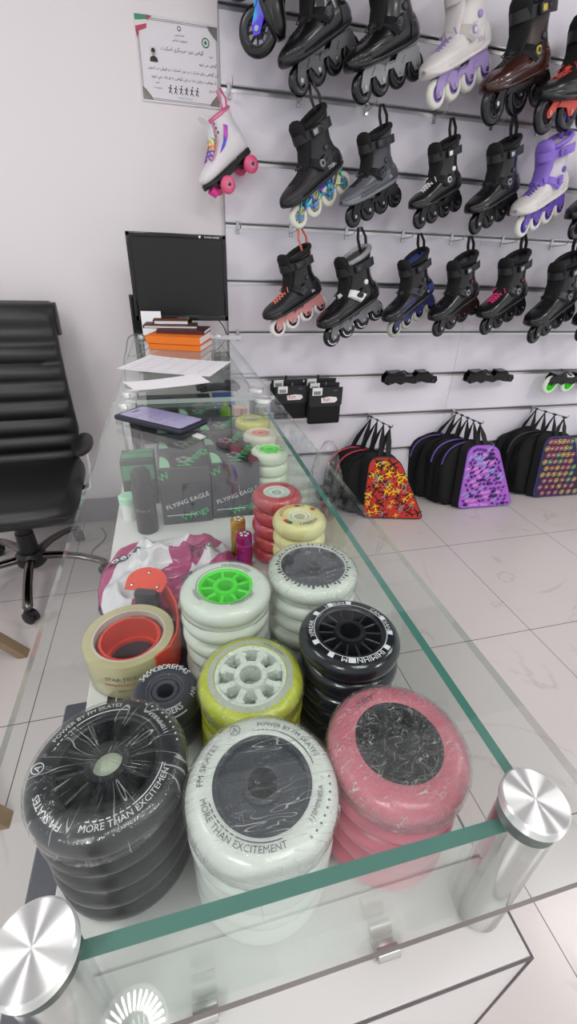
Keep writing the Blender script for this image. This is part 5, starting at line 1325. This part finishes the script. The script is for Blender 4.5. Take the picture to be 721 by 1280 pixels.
# things under the far glass
def far_items():
    o = empty('black_case', (.0, -.985, CT+.0004), label='black box under the far glass behind the charcoal boxes', cat='box')
    g = G(); g.rbox((0, 0, .052), (.19, .085, .104), .006, 2); g.build('case_body', M('case_black', '#1e2124', .35), o); g = G(); g.rbox((0, 0, .1055), (.186, .081, .003), .001, 1); g.rbox((0, -.0435, .088), (.05, .003, .016), .001, 1); g.build('lid', BLACKG, o)
    o = empty('blue_carton', (.128, -.985, CT+.0004), label='blue carton under the far glass beside the black box', cat='box')
    g = G(); g.rbox((0, 0, .055), (.055, .07, .11), .001, 1); g.build('carton', M('carton_blue', '#2f5ca8', .5), o); g = G(); g.box((0, -.0355, .06), (.04, .001, .05)); g.build('label', M('carton_pale_blue', '#5a83c4', .5), o)
    o = empty('lime_bottle', (.125, -1.045, CT+.0004), label='lime green bottle standing before the blue carton', cat='bottle')
    g = G(); g.lathe([(0, 0), (.015, 0), (.0165, .003), (.0165, .085), (.012, .097), (.007, .10), (.007, .112), (0, .112)], 30); g.build('bottle_body', M('lime_bottle', '#8fc41f', .3), o)
    o = empty('peach_box', (.162, -1.045, CT+.0004), label='peach coloured box beside the lime green bottle', cat='box')
    g = G(); g.rbox((0, 0, .048), (.034, .04, .096), .001, 1); g.build('carton', M('carton_peach', '#d9a08a', .5), o); g = G(); g.box((0, 0, .0965), (.026, .03, .001)); g.build('lid', M('carton_peach2', '#e3b7a4', .5), o)
    o = empty('wrist_guard', (.12, -.93, GT-.0395), label='black plastic guard lying on the blue carton under the far glass', cat='guard')
    g = G(); g.rbox((0, 0, .010), (.12, .04, .014), .005, 2); g.rbox((-.04, 0, .018), (.025, .045, .012), .004, 2); g.rbox((.035, 0, .018), (.03, .045, .012), .004, 2); g.cyl((0, -.02, .014), .008, .012, 14, 0, None); g.build('guard_body', BLACK, o); g = G(); g.ribbon([(-.05, -.024, .006), (0, -.026, .012), (.05, -.024, .006)], (0, 0, .01), .002); g.build('strap', BLACKF, o)
    o.location.z = CT+.1108
    g = G(); r = []
    for i in range(9):
        t = i/8; e = sin(pi*min(1, .3+.7*t)) if i < 8 else .15
        r.append([(.045*e*cos(a)*(1+.2*noise.noise(Vector((cos(a)*3, sin(a)*3, i)))), .028*e*sin(a)*(1+.2*noise.noise(Vector((cos(a)*3, sin(a)*3, i+9)))), .016*t) for a in [2*pi*k/28 for k in range(28)]])
    g.loft(r); q = g.build('crumpled_plastic', film('crumple_film', 45., 1., .5, .12), sharp=0); q.location = (.085, -1.085, CT+.1105); tag(q, 'crumpled clear plastic lying on the rear charcoal box', 'plastic wrap')
far_items()

# ------------------------------------------------------------------ office chair
def chair():
    LE = M('black_leather', '#19191b', .42, bump=.25, bscale=90); 
    o = empty('office_chair', (-.655, -.42, 0), (0, 0, .05), 1., 'black leather office chair with chrome base behind the counter', 'office chair')
    # seat
    n = 28; rg = []
    def ring(w, d, z, e=.35, yo=0.):
        out = []
        for k in range(n*2):
            a = 2*pi*k/(n*2); c, s = cos(a), sin(a); out.append((w*abs(c)**e*math.copysign(1, c), yo+d*abs(s)**e*math.copysign(1, s), z))
        return out
    s = G(); s.loft([ring(.22, .22, .385), ring(.252, .248, .392), ring(.262, .262, .415), ring(.262, .262, .44), ring(.255, .255, .462), ring(.225, .225, .476), ring(.12, .12, .480)])
    for v in s.v:
        if v.y < -.15 and v.z > .43: v.z -= (-.15-v.y)*.22
        v.y -= .02
    s.build('seat', LE, o, sharp=60)
    sp = G(); sp.tube([(x, -.284, .43) for x in (-.25, -.1, .1, .25)], .004, 6); sp.build('seat_piping', LE, o)
    # backrest: leaning back, horizontal tufts
    b = G(); rows = []; R0 = 66
    for i in range(R0+1):
        t = i/R0; z = .44+.61*t; y = .20+.11*t-.05*sin(pi*t); w = lerp(.235, .262, min(1, max(0, (t-.0)/.25))) if t < .25 else lerp(.262, .240, (t-.25)/.75)
        tuft = abs(sin(pi*(t*9.0))) if t < .84 else .95
        if t > .84: w = .245
        d = .030+.018*tuft; q = []
        if t > .86: d += .016*sin(pi*(t-.86)/.14)
        if i in (0, R0): d *= .35; w -= .012
        for k in range(40):
            a = 2*pi*k/40; c, sn = cos(a), sin(a)
            q.append((w*abs(c)**.3*math.copysign(1, c), y+(d if sn < 0 else .022)*abs(sn)**.55*math.copysign(1, sn), z+.02*t))
        rows.append(q)
    b.loft(rows); b.build('backrest', LE, o, sharp=70)
    hd = G(); hd.loft([[(x*1.0, y, z) for x, y, z in [(.256*abs(cos(a))**.3*math.copysign(1, cos(a)), .30+dd*abs(sin(a))**.6*math.copysign(1, sin(a)), zz) for a in [2*pi*k/40 for k in range(40)]]] for zz, dd in ((.95, .05), (.96, .062), (1.01, .066), (1.052, .055), (1.066, .03))]); hd.build('headrest', LE, o, sharp=60)
    for sd in (-1, 1):
        a = G(); a.loft([[(sd*.295+w*cos(t)*1., -.02+l*sin(t)*1., z) for t in [2*pi*k/24 for k in range(24)]] for w, l, z in ((.030, .105, .590), (.038, .115, .594), (.038, .115, .604), (.030, .102, .610))]); ar = a.build('armrest', BLACK, o, sharp=50)
        p = G(); p.ribbon([(sd*.298, .03, .591), (sd*.300, .03, .50), (sd*.285, .03, .40), (sd*.22, .03, .375)], (0, .045, 0), .008); p.build('arm_bracket', CHROME, ar)
    c = G(); c.cyl((0, 0, .35), .05, .06, 24); c.rbox((0, 0, .375), (.2, .24, .02), .006, 2); c.cyl((0, 0, .26), .030, .18, 24); c.cyl((0, 0, .17), .038, .12, 24, 0, None, .034); c.build('gas_column', BLACK, o, sharp=40)
    h = G(); h.lathe([(0, .075), (.05, .075), (.058, .085), (.058, .125), (.045, .14), (0, .142)], 30); h.build('base_hub', BLACK, o, sharp=40)
    for k in range(5):
        an = -pi/2+.10+2*pi*k/5; d = Vector((cos(an), sin(an), 0)); pn = Vector((-sin(an), cos(an), 0))
        l = G(); l.loft([[d*r+pn*(w*cos(t))+Vector((0, 0, z+hh*sin(t))) for t in [2*pi*q/14 for q in range(14)]] for r, w, z, hh in ((.05, .020, .112, .016), (.12, .018, .115, .014), (.20, .017, .105, .013), (.26, .018, .088, .013), (.295, .019, .072, .012), (.305, .012, .07, .008))])
        lg = l.build('base_leg', DARKCHR, o, sharp=60)
        w = G(); X = TR(*(d*.295)) @ RZ(an+.8)
        for sx in (-1, 1): w.lathe([(0, -.009), (.022, -.009), (.0262, -.004), (.0262, .006), (.020, .010), (0, .010)], 24, 0, X @ TR(0, sx*.012, .0264) @ RX(-sx*pi/2))
        w.rbox((0, 0, .043), (.04, .03, .026), .008, 2, 0, X); w.cyl((0, 0, .058), .006, .03, 10, 0, X); w.build('caster', BLACK, lg, sharp=40)
chair()
def stool():
    o = empty('wooden_stool', (-.80, -1.17, 0), (0, 0, 0), 1., 'small wooden stool, one foot showing at the left edge', 'stool')
    wd = M('pale_wood', '#9c8568', .55, mottle=.25)
    s = G(); s.rbox((-.15, .02, .44), (.30, .52, .024), .006, 2); s.build('seat', wd, o)
    for (x, y, tx, ty) in ((.200, .29, -.04, .24), (.29, -.28, -.02, -.2), (-.42, .29, -.26, .24), (-.42, -.28, -.26, -.2)):
        l = G(); a = Vector((x, y, 0)); b = Vector((tx, ty, .43)); w = Vector((0, .04, 0)); th = Vector((.028, 0, 0))
        l.loft([[a+w*.5+th*.5, a-w*.5+th*.5, a-w*.5-th*.5, a+w*.5-th*.5], [a.lerp(b, .06)+w*.5+th*.5, a.lerp(b, .06)-w*.5+th*.5, a.lerp(b, .06)-w*.5-th*.5, a.lerp(b, .06)+w*.5-th*.5], [b+w*.4+th*.4, b-w*.4+th*.4, b-w*.4-th*.4, b+w*.4-th*.4]]); l.build('leg', wd, o, sharp=30)
stool()
cable(((-.43, -.06, .004), (-.40, -.16, .004), (-.45, -.3, .004), (-.36, -.42, .004), (-.30, -.5, .004)), .003, M('floor_cable', '#55555a', .5), 'dark cable lying on the floor by the skirting')
